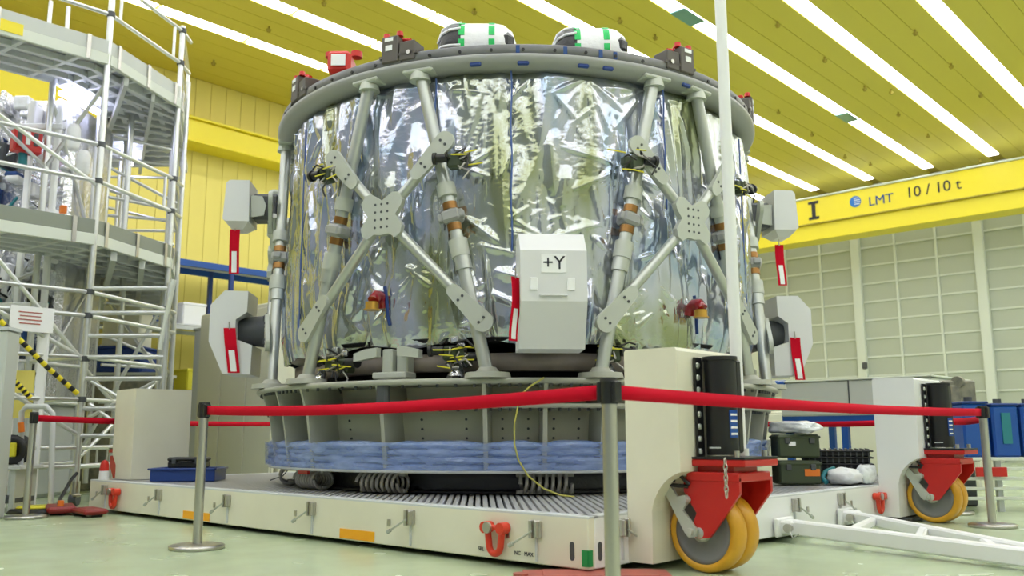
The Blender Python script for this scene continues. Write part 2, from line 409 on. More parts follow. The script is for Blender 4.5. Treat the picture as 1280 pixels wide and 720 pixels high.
# slatted deck: bars at 45 degrees, clipped to the bed
dk = MB(); a = V((-1, 1, 0)).normalized()
x0, x1, y0, y1 = TX0+.06, TX1-.06, .06, TY1-.06
c = x0+y0+.03
k = 0
while c < x1+y1:
    xa = max(x0, c-y1); xb = min(x1, c-y0)
    if xb-xa > .03:
        P, Q = V((xa, c-xa, .289)), V((xb, c-xb, .289)); L = (Q-P).length
        dk.box((P+Q)/2, (L, .030, .04), ax=((Q-P).normalized(), V((1, 1, 0)).normalized(), UZ))
    c += .068
tag(dk.build('deck_slats', 'slat', tr), kind='stuff')
for (o, d) in (((-3.21, .045, .304), (6.42, .09, .018)), ((-.045, 2.55, .304), (.09, 5.0, .018)), ((-6.375, 2.55, .304), (.09, 5.0, .018)), ((-3.21, 5.055, .304), (6.42, .09, .018))):
    MB().box(o, d, b=.004).build('deck_edge', 'pale', tr)
# latches with their toggle rods
def latch(o, n, side):
    """o on the panel, n outward normal, side along the panel"""
    n, s_ = V(n), V(side)
    f = MB().box(o+n*.012, (.075, .024, .095), ax=(s_, n, UZ), b=.004).box(o+n*.03-s_*.018, (.022, .03, .10), ax=(s_, n, UZ), b=.003).box(o+n*.03+s_*.022, (.018, .03, .085), ax=(s_, n, UZ), b=.003)
    f = f.build('latch', 'steel', tr)
    MB().cyl(o+n*.045-UZ*.01, o+n*.07-s_*.13-UZ*.085, .0065, n=8).cyl(o+n*.068-s_*.125-UZ*.082, o+n*.072-s_*.15-UZ*.096, .013, n=8).build('toggle_rod', 'strut', f)
    MB().box(o+n*.006-UZ*.11, (.012, .012, .13), ax=(s_, n, UZ)).build('slide', 'pale', f)
    MB().box(o+n*.004-s_*.22-UZ*.045, (.03, .008, .042), ax=(s_, n, UZ), b=.002).build('striker', 'steel', f)
for x in (-6.02, -4.88, -3.69, -2.51, -1.43, -.36): latch(V((x, 0, .225)), (0, -1, 0), (1, 0, 0))
for y in (.30, 2.42, 3.22): latch(V((0, y, .235)), (1, 0, 0), (0, -1, 0))
def shackle(o, n, side, s=1.0):
    n, s_ = V(n), V(side); pts = []
    for i in range(13):
        t = i/12*PI; pts.append(o+n*.035+(s_*math.cos(t)*.046-UZ*(math.sin(t)*.05+.095))*s)
    pts = [o+n*.035+(s_*.062+UZ*.015)*s]+pts+[o+n*.035+(-s_*.062+UZ*.015)*s]
    f = MB().tube(pts, .020*s, 10)
    for q in (1, -1): f.cyl(o+s_*(q*.064*s)+n*.005, o+s_*(q*.064*s)+n*.065, .033*s, n=16)
    f = f.build('shackle', 'shackle', tr)
    MB().cyl(o-s_*.035*s+n*.055, o-s_*.035*s+n*.072, .032*s, n=18).build('bolt_head', 'steel', f)
    MB().cyl(o-s_*.08*s+n*.035, o+s_*.08*s+n*.035, .016*s, n=10).build('pin', 'shackle', f)
shackle(V((-.655, 0, .215)), (0, -1, 0), (1, 0, 0), 1.0)
shackle(V((-5.78, 0, .215)), (0, -1, 0), (1, 0, 0), 1.0)
shackle(V((0, 3.97, .22)), (1, 0, 0), (0, 1, 0), .9)
for (xa, xb) in ((-4.43, -3.98), (-2.18, -1.80)): MB().box(((xa+xb)/2, -.003, .077), (xb-xa, .008, .065), b=.002).build('reflector', 'orange', tr)
MB().box((-.02, -.003, .095), (.04, .008, .085)).box((.003, .014, .095), (.008, .034, .085)).build('green_marker', 'green', tr)
def slot(o, u): return MB().prism([(.016*math.cos(t), .02*math.sin(t)+(.03 if math.sin(t) > 0 else -.03)) for t in [2*PI*i/16 for i in range(16)]], o, u, UZ, .006)
slot(V((-.11, .003, .125)), UX).build('slot', 'dark', tr)
slot(V((-.002, .10, .125)), V((0, 1, 0))).build('slot', 'dark', tr)
text('SRL', .032, V((-.80, -.002, .082)), UX, UZ, 'lettering', 'ink', tr, .001)
text('NC   MAX', .032, V((-.46, -.002, .082)), UX, UZ, 'lettering', 'ink', tr, .001)

# caster housings (box with a wheel arch) and casters
def housing(x0, sx, y, zb, wd=.355, dp=.69, m='cream'):
    """x0 = inner face, sx = outward direction, y = near face"""
    pts = [(0, zb), (.16, zb)]
    ca = (.43, .285); r = .268; a0 = math.acos(max(-1, (.165-ca[0])/r)); a1 = math.acos((wd-ca[0])/r)
    for i in range(15):
        t = a0+(a1-a0)*i/14; pts.append((ca[0]+r*math.cos(t), ca[1]+r*math.sin(t)))
    pts += [(wd, 1.20), (wd-.012, 1.22), (.012, 1.225), (0, 1.213)]
    if zb > .2: pts = [(0, zb), (.36, zb), (.36, .45), (wd, .56), (wd, 1.22), (0, 1.225)]
    return MB().prism([(sx*a, b) for a, b in pts], (x0, y, 0), UX, UZ, -dp).build('caster_housing', m, tr)
def caster(x, y, sx):
    """steel column, red fork and twin amber wheel"""
    col = MB().cyl((x, y, .63), (x, y, 1.17), .088, n=28).cyl((x, y, 1.155), (x, y, 1.175), .098, n=28).box((x, y+.075, .9), (.15, .06, .52), b=.01).build('swivel_column', 'black', tr)
    rk = MB().box((x-sx*.085, y-.10, .89), (.014, .07, .56)).build('bolt_rail', 'black', col)
    for k in range(8):
        MB().box((x-sx*.078, y-.112, 1.125-k*.068), (.02, .032, .034), b=.008).build('rail_bolt', 'strut', col)
    ln = V((.96*sx, -.28, 0)).normalized(); lt = V((-ln.y, ln.x, 0)); lo = V((x, y, .80))+ln*.088
    MB().box(lo, (.006, .055, .15), ax=(ln, lt, UZ)).build('blue_label', 'blue', col)
    for k in range(4): MB().box(lo+ln*.004+UZ*(-.055+.035*k), (.003, .046, .012), ax=(ln, lt, UZ)).build('label_line', 'paper', col)
    MB().box((x, y-.089, .67), (.07, .003, .008)).build('label_print', 'pale', col)
    MB().box((x+.02*sx, y+.02, .615), (.40, .38, .012)).build('gasket', 'black', tr)
    fk = MB().box((x+.02*sx, y+.02, .59), (.40, .38, .038), b=.006).box((x, y+.02, .555), (.24, .26, .05)).box((x+.02*sx, y+.01, .515), (.32, .36, .05), b=.006)
    cheek = [(-.16, .51), (.18, .51), (.18, .43), (.06, .28), (-.01, .195), (-.07, .185), (-.12, .195), (-.13, .215), (-.085, .32), (-.12, .37), (-.16, .43)]
    for yy in (-.165, .185): fk.prism([(sx*a, b) for a, b in cheek], (x, y+yy, 0), UX, UZ, -.022)
    fk = fk.build('fork', 'red', tr)
    for (dx, dy) in ((-.14, -.14), (.16, -.14), (-.14, .17), (.16, .17)): MB().cyl((x+sx*dx, y+dy, .60), (x+sx*dx, y+dy, .655), .016, n=6).build('bolt', 'steel', fk)
    lk = MB().prism([(sx*a, b) for a, b in [(-.27, .46), (-.245, .475), (-.19, .405), (-.135, .415), (-.115, .385), (-.16, .335), (-.075, .235), (-.085, .195), (-.125, .19), (-.15, .215), (-.275, .43)]], (x, y-.19, 0), UX, UZ, -.02)
    for (dx, z) in ((-.11, .222), (-.135, .39)): lk.cyl((x+sx*dx, y-.17, z), (x+sx*dx, y-.215, z), .02, n=14)
    lk.build('brake_link', 'plate', fk)
    MB().tube([(x-sx*.12, y-.17, .47), (x-sx*.18, y-.19, .53), (x-sx*.20, y-.2, .49), (x-sx*.25, y-.21, .50), (x-sx*.29, y-.21, .475), (x-sx*.20, y-.19, .465), (x-sx*.13, y-.17, .46)], .011, 8).build('brake_lever', 'black', fk)
    wz = .216
    for (a, b, nm) in ((-.13, -.005, 'tyre'), (.005, .13, 'tyre')):
        wx = x-sx*.075
        t = MB().lathe([(.17, a), (.20, a), (.212, a+.018), (.216, (a+b)/2), (.212, b-.018), (.20, b), (.17, b)], (wx, y, wz), (0, 1, 0), 48, closed=True).build('tyre', 'amber', fk)
    MB().lathe([(0, -.122), (.03, -.122), (.035, -.108), (.13, -.108), (.145, -.117), (.172, -.125), (.172, .125), (0, .125)], (x-sx*.075, y, wz), (0, 1, 0), 48).build('wheel_disc', 'hub', fk)
    MB().lathe([(0, -.168), (.025, -.168), (.05, -.15), (.05, -.12)], (x-sx*.075, y, wz), (0, 1, 0), 24).build('axle_cap', 'strut', fk)
housing(0, 1, .362, .045); caster(.455, .65, 1)
housing(0, 1, 4.056, .045, m='white'); caster(.455, 4.344, 1)  # far housing whiter than its near twin: right-hand light put into the colour
housing(-5.95, -1, .20, .314, .46, .60); caster(-6.40-.12, .47, -1)
# chain on the near caster plate
ch = MB()
for k in range(7): ch.tube([V((.60, .41, .60-.028*k))+V((math.cos(t)*.010*(k % 2), math.cos(t)*.010*((k+1) % 2), math.sin(t)*.02)) for t in [2*PI*i/8 for i in range(8)]], .004, 5, True)
tag(ch.build('chain', 'steel', tr), kind='stuff')

# white pole clamped beside the near housing
po = thing('pole', (.395, .95, .62), 'tall plain white pole rising beside the black caster column', 'pole')
MB().cyl((.395, .95, .64), (.395, .95, 4.6), .036, n=20).build('tube', 'white', po)
MB().cyl((.395, .95, .615), (.395, .95, .66), .05, n=20).build('foot', 'pale', po)
# tow bar lying on the floor
tb = thing('tow_bar', (.05, 2.7, .02), 'white A-shaped tow bar hinged to the right end of the trolley', 'tow bar')
A1, A2 = V((.10, 2.19, .10)), V((.10, 3.25, .10))
E1 = at(1300, 699, 2, .07); E2 = at(1300, 694, 2, .07)
tip = A1+(E1-A1)*1.18
def beam(A, B, wd, h, nm, m='white', par=tb):
    A, B = V(A), V(B); d = (B-A); L = d.length; d.normalize(); s_ = d.cross(UZ).normalized()
    return MB().box((A+B)/2, (L, wd, h), ax=(d, s_, s_.cross(d)), b=.012).build(nm, m, par)
beam(A1, tip, .10, .10, 'long_beam'); 
tip2 = tip+V((-.05, .10, 0)); beam(A2, tip2, .08, .08, 'long_beam')
for t in (.22, .48, .74): beam(A1.lerp(tip, t), A2.lerp(tip2, t-.1), .06, .06, 'cross_beam')
for P in (A1, A2):
    k = MB().box(P+V((-.035, 0, 0)), (.13, .16, .10), b=.015).box(P+V((-.07, 0, .0)), (.03, .26, .13), b=.01).build('hinge_block', 'white', tb)
    MB().cyl(P+V((0, -.10, 0)), P+V((0, .10, 0)), .03, n=16).build('hinge_pin', 'steel', k)
    MB().tube([P+V((.02, -.10, -.02)), P+V((.05, -.12, -.06)), P+V((.09, -.11, -.03))], .006, 6).build('split_pin', 'strut', k)

# jacking pads under the corners
tag(MB().box((.04, .02, .009), (.78, .36, .018), rz=D(43), b=.004).box((.05, .03, .022), (.60, .24, .014), rz=D(43), b=.003).cyl((-.24, -.27, .0), (-.24, -.27, .03), .04, n=16).build('jacking_pad', 'pink'),
    'flat faded red steel pad under the near trolley corner', 'pad')
rp = thing('roller_skate', (-6.05, -.28, 0), 'dark red roller skate on the floor by the left trolley corner', 'roller skate')
MB().box((-6.25, -.33, .055), (.55, .26, .06), rz=D(-18), b=.02).box((-5.78, -.25, .05), (.44, .22, .05), rz=D(-5), b=.02).build('frame', 'skate', rp)
for (x, y) in ((-6.47, -.28), (-6.2, -.40), (-5.95, -.27), (-5.62, -.25)): MB().cyl((x, y-.05, .032), (x, y+.05, .032), .032, n=14).build('roller', 'black', rp)
MB().cyl((-6.08, -.40, .03), (-6.08, -.40, .14), .035, .028, n=12).build('orange_knob', 'orangecap', rp)
MB().tube([(-6.4, -.3, .08), (-6.62, -.2, .13), (-6.85, -.02, .3), (-6.9, .05, .36)], .018, 8).build('tow_handle', 'black', rp)
co = thing('warning_light', (-6.2, .05, .31), 'small red and white beacon on the left corner of the trolley', 'beacon')
MB().cyl((-6.27, .07, .314), (-6.27, .07, .40), .05, .046, n=18).build('base', 'whitecloth', co)
MB().lathe([(.045, 0), (.042, .06), (.03, .095), (0, .11)], (-6.27, .07, .40), n=18).build('red_dome', 'redcap', co)

# ================================================================ SUPPORT STAND
TC = V((-2.9, 2.6, 0))
def pol(th, r, z): return V((TC.x+r*math.cos(D(th)), TC.y+r*math.sin(D(th)), z))
def rad(th): return V((math.cos(D(th)), math.sin(D(th)), 0))
def tan(th): return V((-math.sin(D(th)), math.cos(D(th)), 0))
st = thing('support_stand', (TC.x, TC.y, TZ1), 'round grey ribbed support stand with blue wrapping on the trolley deck', 'stand')
MB().lathe([(1.9, 1.105), (2.44, 1.105), (2.455, 1.115), (2.455, 1.135), (2.44, 1.145), (1.9, 1.145)], TC, n=96, closed=True).build('top_flange', 'grey', st)
MB().lathe([(2.0, .935), (2.38, .935), (2.385, .965), (2.0, .965)], TC, n=96, closed=True).build('middle_flange', 'grey', st)
MB().lathe([(1.8, .472), (2.33, .472), (2.335, .492), (1.8, .492)], TC, n=96, closed=True).build('bottom_flange', 'pale', st)
MB().lathe([(2.02, .965), (2.05, 1.105)], TC, n=96).build('upper_web', 'standwall', st)
# lower wall panels, one per bay, and the radial ribs between them
ang = sorted([(-72.5+60*k+d) % 360 for k in range(6) for d in (0, 19.5, 30, 40.5)])
for i, a in enumerate(ang):
    b = ang[(i+1) % len(ang)]; b = b+360 if b < a else b
    n = 6
    MB().lathe([(2.02, .49), (2.10, .94), (2.04, .94), (1.96, .49)], TC, n=n, a0=D(a+.25), a1=D(b-.25), closed=True).build('wall_panel', 'standwall', st)
    rb = MB().prism([(2.0, .492), (2.29, .492), (2.30, .52), (2.365, .935), (2.0, .935)], TC-tan(a)*.016, rad(a), UZ, -.032).prism([(2.0, .965), (2.385, .965), (2.43, 1.105), (2.0, 1.105)], TC-tan(a)*.014, rad(a), UZ, -.028)
    rb = rb.build('rib', 'grey', st)
    if abs(((b-a)-19.5)) < 1:
        pass
    bl = MB()
    for j in range(6):
        t = a+(b-a)*(j+.5)/6
        for r_, z in ((2.37, .93), (2.44, 1.10)): bl.cyl(pol(t, r_-.03, z+.005), pol(t, r_-.03, z-.018), .012, n=6)
        if j in (1, 4):
            for z in (.72, .79, .86): bl.cyl(pol(t, 2.02+(z-.49)*.178-.01, z), pol(t, 2.02+(z-.49)*.178+.008, z), .010, n=6)
    tag(bl.build('bolts', 'dark', st), kind='stuff')
# dark vertical channels standing at two ribs
for a in (-71.6, -12.5):
    MB().box(pol(a, 2.40, 1.05), (.07, .10, .20), ax=(rad(a), tan(a), UZ), b=.02).build('channel', 'dark', st)
# blue film cushions stacked between the ribs
for i, a in enumerate(ang):
    b = ang[(i+1) % len(ang)]; b = b+360 if b < a else b
    mid = ((a+b)/2+180) % 360-180
    for L in range(4):
        N = 9; P = 10; vs = []; fs = []; z = .513+.052*L
        rn = random.random()*50
        for u in range(N+1):
            th = a+.35+(b-a-.7)*u/N; e = math.sin(PI*min(1, max(.06, u/N*.94+.03)))**.35
            for v in range(P):
                q = 2*PI*v/P; nn = noise.noise(V((th*.35, L*3.1+rn, v*.6)))
                rr = (.095+.03*nn)*e; hh = (.038+.014*noise.noise(V((th*.5, L*2.2, rn+v))))*e
                vs.append(pol(th, 2.245+.03*noise.noise(V((th*.2, L, rn)))+rr*math.cos(q), z+hh*math.sin(q)))
        for u in range(N):
            for v in range(P): fs.append((u*P+v, u*P+(v+1) % P, (u+1)*P+(v+1) % P, (u+1)*P+v))
        mb = MB().add(vs, fs, True); mb.add(vs, [tuple(range(P)), tuple(range(N*P, N*P+P))])
        mb.build('blue_cushion', 'bluefilm', st)
fb = MB(); vs = []; fs = []; NB = 360
for i in range(NB):
    for j in range(5):
        z = .492+.05*j+(.012*noise.noise(V((i*.21, 2, 0))) if j == 4 else 0); vs.append(pol(i, 2.352+.007*j*.35+.010*noise.noise(V((i*.35, j*1.3, 5)))+.006*noise.noise(V((i*1.1, j*2.3, 1))), z))
for i in range(NB):
    for j in range(4): fs.append((i*5+j, ((i+1) % NB)*5+j, ((i+1) % NB)*5+j+1, i*5+j+1))
fb.add(vs, fs, True).build('film_wrap', 'clearblue', st)
# black skirt and wire-rope isolators under the bottom flange
MB().lathe([(1.98, .312), (2.0, .36), (1.97, .42), (2.0, .472)], TC, n=120).build('skirt', 'blackfilm', st)
MB().lathe([(1.6, .312), (2.06, .312), (2.06, .335), (1.6, .335)], TC, n=96, closed=True).build('base_ring', 'black', st)
for a in (-122, -99, -75.8, -42, -12, 18, 48, 78, 108, 138, 168, 198):
    R_, T_ = rad(a), tan(a); o = pol(a, 2.13, 0); k = MB()
    for z in (.335, .455): k.box(o+UZ*z, (.045, .42, .028), ax=(R_, T_, UZ), b=.004)
    k = k.build('isolator_bar', 'isobar', st)
    pts = []
    for i in range(8*14+1):
        t = 2*PI*i/14; pts.append(o+UZ*(.395+.068*math.sin(t))+R_*(.088*math.cos(t))+T_*(-.19+.38*i/(8*14)))
    MB().tube(pts, .0145, 6).build('wire_rope', 'wire', k)
MB().box(pol(-96, 2.28, .455), (.02, .16, .03), ax=(rad(-96), tan(-96), UZ)).build('red_strip', 'red', st)
# yellow cable running down the stand onto the deck
pts = [(680, 472, 2.46), (664, 482, 2.47), (655, 490, 2.48), (648, 505, 2.45), (643, 530, 2.44), (643, 555, 2.42), (648, 575, 2.40), (660, 595, 2.36), (680, 611, 2.34), (700, 619, 2.33), (718, 621, 2.33)]
def atcyl(x, y, r):
    d = FW+RT*((x-640)/FPX)-UP*((y-360)/FPX); o = CAM-TC
    a = d.x**2+d.y**2; b = 2*(o.x*d.x+o.y*d.y); c_ = o.x**2+o.y**2-r*r; q = b*b-4*a*c_
    t = (-b-math.sqrt(max(0, q)))/2/a; return CAM+d*t
tag(MB().tube([atcyl(*q) for q in pts], .0065, 8).build('cable', 'paleyellow'), 'thin yellow cable hanging down the front of the grey stand', 'cable')

# ================================================================ SPACECRAFT MODULE
sc = thing('spacecraft_module', (TC.x, TC.y, 1.15), 'large cylindrical module wrapped in silver foil with grey struts on the stand', 'spacecraft')
# ring
MB().lathe([(2.05, 3.70), (2.33, 3.705), (2.338, 3.695), (2.338, 3.625), (2.05, 3.62)], TC, n=128, closed=True).build('top_ring', 'ringgrey', sc)
MB().lathe([(2.10, 3.622), (2.352, 3.622), (2.362, 3.612), (2.362, 3.588), (2.335, 3.55), (2.27, 3.535), (2.10, 3.535)], TC, n=128, closed=True).build('ring_lip', 'ringlip', sc)
MB().lathe([(0, 3.60), (2.08, 3.60), (2.08, 3.64), (0, 3.64)], TC, n=64).build('top_deck', 'dark', sc)
bl = MB()
for k in range(60): bl.cyl(pol(6*k+2, 2.33, 3.655), pol(6*k+2, 2.347, 3.655), .014, n=6)
tag(bl.build('ring_bolts', 'black', sc), kind='stuff')
for th in (-47, -38, -31, -28): MB().box(pol(th, 2.34, 3.66), (.008, .03, .06), ax=(rad(th), tan(th), UZ)).build('ring_mark', 'inkblue', sc)
for th in (-55, -46, -34.5, -29.5, -11): MB().box(pol(th, 2.335, 3.548), (.03, .09, .035), ax=(rad(th), tan(th), UZ), b=.01).build('blue_tape', 'navy', sc)

# foil blanket: a film pulled into long upright folds with sharp crests and fans of creases
NT, NZ = 900, 200; RF = 2.225; Z0, Z1 = 1.40, 3.60; CIRC = 2*PI*RF
rg = np.random.RandomState(21)
S1 = np.arange(NT)/NT*CIRC; ZL = np.linspace(Z0, Z1, NZ)
H1 = np.zeros((NT, NZ))
def crest(s0, z0, s1, z1, wd, amp, mode='max'):
    """tent-shaped fold from (s0, z0) to (s1, z1): sharp along its crest, dying out at both ends"""
    global H1
    lo, hi = min(s0, s1)-wd*1.6, max(s0, s1)+wd*1.6
    i = np.arange(int(math.floor(lo/CIRC*NT)), int(math.ceil(hi/CIRC*NT))+1); ss = i/NT*CIRC; ii = i % NT
    ds, dz = s1-s0, z1-z0; L2 = ds*ds+dz*dz
    X = ss[:, None]-s0; Y = ZL[None, :]-z0
    t = np.clip((X*ds+Y*dz)/L2, 0, 1); d = np.hypot(X-t*ds, Y-t*dz)
    e = np.minimum(1, np.minimum(t, 1-t)*4+.0)**.7 if mode == 'max' else np.minimum(1, (1-t)*1.3)*np.minimum(1, t*6+.25)
    q = 1-d/(wd*(.45+.55*e)); h_ = amp*e*np.where(q > 0, q**1.25, 0)
    H1[ii] = np.maximum(H1[ii], h_)
for k in range(620):                       # upright folds all round
    s0 = rg.rand()*CIRC; zt_ = rg.uniform(1.75, 3.8); L = rg.uniform(.3, 1.5); sl = rg.normal(0, .16)
    crest(s0, zt_, s0+sl*L, zt_-L, rg.uniform(.03, .12), rg.uniform(.012, .050))
for k in range(700):                       # short slanting creases
    s0 = rg.rand()*CIRC; z0 = rg.uniform(1.4, 3.5); L = rg.uniform(.15, .6); a_ = rg.normal(PI/2, .55)
    crest(s0, z0, s0+L*math.cos(a_), z0+L*math.sin(a_), rg.uniform(.02, .06), rg.uniform(.006, .02))
for k in range(420):                       # crumpled lower half
    s0 = rg.rand()*CIRC; z0 = rg.uniform(1.38, 2.35); L = rg.uniform(.12, .5); a_ = rg.uniform(.2, PI-.2)
    crest(s0, z0, s0+L*math.cos(a_), z0+L*math.sin(a_), rg.uniform(.025, .07), rg.uniform(.010, .030))
for (td, zf, n, Lm) in ((-86, 2.80, 12, .8), (-58, 2.76, 12, .8), (-25, 2.78, 16, 1.1), (4, 2.79, 10, .8), (-74.6, 1.72, 14, .8), (-9.8, 1.68, 14, .8), (-42, 2.2, 12, 1.0), (-30, 1.6, 12, .7), (-60, 1.5, 10, .6),
                        (-44, 3.5, 12, 1.2), (-33, 3.5, 10, 1.1), (-20, 3.45, 8, .9), (-62, 3.4, 9, .9), (-96, 3.3, 8, 1.0), (-110, 1.9, 9, .8), (14, 2.0, 8, .8)):
    sf = D(td % 360)*RF
    for k in range(n):                     # fans of creases from the fastening points
        a_ = rg.uniform(0, 2*PI); L = Lm*rg.uniform(.4, 1)
        crest(sf+.03*math.cos(a_), zf+.03*math.sin(a_), sf+L*math.cos(a_)*.8, zf+L*math.sin(a_), rg.uniform(.03, .075), rg.uniform(.012, .034), 'fan')
TH = (S1/RF)[:, None]*np.ones((1, NZ)); ZT = ((ZL-Z0)/(Z1-Z0))[None, :]*np.ones((NT, 1))
H1 += .022*np.sin(9*TH+1.2*np.sin(ZT*3+2*TH))*np.cos(ZT*2.2+4*TH)+.010*np.sin(23*TH+2*np.sin(ZT*4))
H1 += rg.randn(NT, NZ)*.0006
hem = np.clip((.10-ZT)/.10, 0, 1); top = np.clip((1-ZT)/.05, 0, 1)
rr = RF+(H1-.015)*(.4+.6*top)-.03*hem**2-.10*np.clip((ZT-.945)/.055, 0, 1)
zz = Z0+ZT*(Z1-Z0)-.05*hem*np.sin(9*TH+1.0)*np.sin(5*TH)
vs = np.stack([TC.x+rr*np.cos(TH), TC.y+rr*np.sin(TH), zz], -1).reshape(-1, 3)
I = np.arange(NT*NZ).reshape(NT, NZ); J = np.roll(I, -1, 0)
fs = np.stack([I[:, :-1], J[:, :-1], J[:, 1:], I[:, 1:]], -1).reshape(-1, 4).tolist()
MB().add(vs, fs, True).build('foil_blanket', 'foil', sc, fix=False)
for (td, za, zb) in ((-63.5, 3.5, 2.75), (-48.3, 3.52, 2.1), (-15.5, 3.5, 2.5), (-102.5, 3.4, 1.6), (17, 3.4, 1.7)):      # blue seams of the blanket
    MB().tube([pol(td+.12*math.sin(k*1.3), 2.252, za+(zb-za)*k/12) for k in range(13)], .007, 6).build('blue_seam', 'seam', sc)
MB().lathe([(0, 1.43), (2.18, 1.43), (2.2, 1.46)], TC, n=96).build('under_film', 'blackfilm', sc)
MB().lathe([(1.9, 1.22), (2.12, 1.22), (2.12, 1.35), (1.9, 1.35)], TC, n=96, closed=True).build('lower_beam', 'ring_under', sc)
MB().lathe([(1.95, 1.15), (2.0, 1.22)], TC, n=96).build('lower_film', 'blackfilm', sc)

def bar(P, Q, r, nm, m, par, n=14): return MB().cyl(P, Q, r, n=n).build(nm, m, par)
def strut(c, sg):
    """one of the twelve main struts: pair centre angle c, side sg"""
    A = pol(c+6*sg, 2.285, 3.545); B = pol(c+20*sg, 2.36, 1.165); ax = (B-A).normalized()
    o = bar(A, B, .049, 'strut', 'strut', sc, 18)
    pz = lambda z: A+(B-A)*((A.z-z)/(A.z-B.z))
    def ringp(z0, z1, r, nm, m): bar(pz(z0), pz(z1), r, nm, m, o, 18)
    ringp(2.62, 2.52, .072, 'collar', 'plate'); ringp(2.18, 2.05, .072, 'collar', 'plate'); ringp(2.05, 1.95, .064, 'collar', 'strut')
    ringp(2.47, 2.415, .056, 'copper_band', 'copper'); ringp(2.305, 2.25, .056, 'copper_band', 'copper')
    q = pz(2.36); R_, T_ = rad(c+13*sg), tan(c+13*sg); Tz = -ax; T2 = Tz.cross(R_).normalized(); R2 = T2.cross(Tz)
    k = MB().box(q, (.15, .15, .095), ax=(R2, T2, Tz), b=.02)
    for s2 in (-1, 1): k.box(q+R2*.03+T2*.082*s2, (.07, .035, .06), ax=(R2, T2, Tz), b=.008)
    k.build('clamp', 'ringlip', o)
    # shoe under the ring and foot on the stand
    MB().box(A+UZ*.0+R_*.0, (.14, .26, .035), ax=(rad(c+6*sg), tan(c+6*sg), UZ), b=.012).cyl(A-UZ*.07, A, .085, .07, n=18).build('shoe', 'plate', o)
    MB().cyl(B+UZ*.02, B-UZ*.02, .16, .17, n=24).cyl(B+UZ*.02, B+UZ*.06, .09, .06, n=18).build('foot', 'grey', o)
def gusset(P, Qd, L, wd, c, nm='end_plate'):
    """rounded plate centred at P, long direction Qd, lying against the struts"""
    n = rad(c); d = (Qd-n*Qd.dot(n)).normalized(); s2 = n.cross(d); pts = []
    for i in range(12):
        t = -PI/2+PI*i/11; pts.append((L/2-wd*.5+wd*.5*math.cos(t), wd*.5*math.sin(t)))
    for i in range(8):
        t = PI/2+PI*i/7; pts.append((-L/2+wd*.32*math.cos(t), wd*.34*math.sin(t)))
    o = MB().prism(pts, P-n*.018, d, s2, .036).build(nm, 'plate', sc)
    for (u, v) in ((L*.27, .025), (L*.27, -.025), (-L*.30, .022), (-L*.30, -.022)):
        MB().cyl(P+d*u+s2*v+n*.016, P+d*u+s2*v+n*.023, .011, n=8).build('bolt', 'dark', o)
for k in range(6):
    c = -72.5+60*k
    for sg in (-1, 1): strut(c, sg)
    n, T_ = rad(c), tan(c); rp_ = 2.395
    C0 = pol(c, rp_, 2.39)
    poly = []
    for (u, v) in [(.0, .135), (.11, .205), (.17, .20), (.215, .13), (.205, .085), (.145, .0), (.215, -.10), (.20, -.17), (.145, -.205), (.075, -.165), (0, -.175)]: poly.append((u, v))
    poly = poly+[(-u, v) for u, v in poly[::-1] if u > 0]; poly = [(u*.86, v*.86) for u, v in poly]
    o = MB().prism(poly, C0-n*.02, T_, UZ, .045).build('brace_plate', 'plate', sc)
    for i in range(3):
        for j in range(4):
            q = C0+T_*(-.055+.055*i+(.0))+UZ*(-.09+.06*j)+n*.022
            MB().cyl(q, q+n*.006, .010, n=8).build('bolt', 'dark', o)
    for sx in (-1, 1):
        for sz in (-1, 1):
            zt_ = 2.835 if sz > 0 else 1.64; aa = 10.2 if sz > 0 else 17.3
            E_ = pol(c+aa*sx, 2.40, zt_); d = (E_-C0); Ls = d.length; d.normalize()
            bar(C0+d*.17-n*.015, E_-d*.05-n*.03, .041, 'brace_tube', 'strut', sc, 14)
            gusset(E_+d*.0+n*.0, d, .40, .15, c+aa*sx*.8)
# boxes with red caps on the ring
def ringbox(th, sg):
    R_, T_ = rad(th), tan(th)*sg; o = pol(th, 2.27, 3.645)
    b_ = MB().box(o+UZ*.11-T_*.07, (.18, .15, .22), ax=(R_, T_, UZ), b=.008).box(o+UZ*.08+T_*.08, (.16, .14, .16), ax=(R_, T_, UZ), b=.008).box(o+UZ*.055-R_*.02, (.20, .34, .02), ax=(R_, T_, UZ)).build('ring_box', 'boxbrown', sc)
    for (dz, hh, ww) in ((.19, .03, .075), (.12, .045, .06)): MB().box(o+R_*.092-T_*.075+UZ*dz, (.006, ww, hh), ax=(R_, T_, UZ)).build('white_label', 'paper', b_)
    MB().cyl(o+R_*.078+T_*.10+UZ*.06, o+R_*.09+T_*.10+UZ*.06, .018, n=10).build('bolt', 'steel', b_)
    kk = MB()
    for (u, v, rr_) in ((-.12, .05, .035), (-.05, -.02, .04), (.0, .05, .035), (-.09, -.05, .03)): kk.cyl(o+T_*u+R_*v+UZ*.22, o+T_*u+R_*v+UZ*.258, rr_*.85, rr_*.7, n=12)
    kk.cyl(o+UZ*.23-T_*.12, o+UZ*.195+T_*.07, .018, n=8).build('red_cap', 'redcap', b_)
for th_, sg in ((-101.5, 1), (-70.7, 1), (-12.6, -1), (22, -1), (78, 1), (138, 1), (-160, 1)): ringbox(th_, sg)
q = at(428, 86, 2, 3.87)
b_ = MB().box(q, (.20, .34, .20), rz=D(43), b=.03).cyl(q+UZ*.1-RT*.1, q+UZ*.14-RT*.1, .05, n=12).cyl(q+UZ*.1+RT*.12, q+UZ*.15+RT*.12, .05, n=12).build('red_unit', 'redcap', sc)
MB().box(q-V((FW.x, FW.y, 0))*.19, (.01, .12, .10), rz=D(132)).build('white_label', 'paper', b_)
MB().box((q.x, q.y, 3.70), (.12, .12, .16), rz=D(43)).build('red_unit_stand', 'dark', b_)
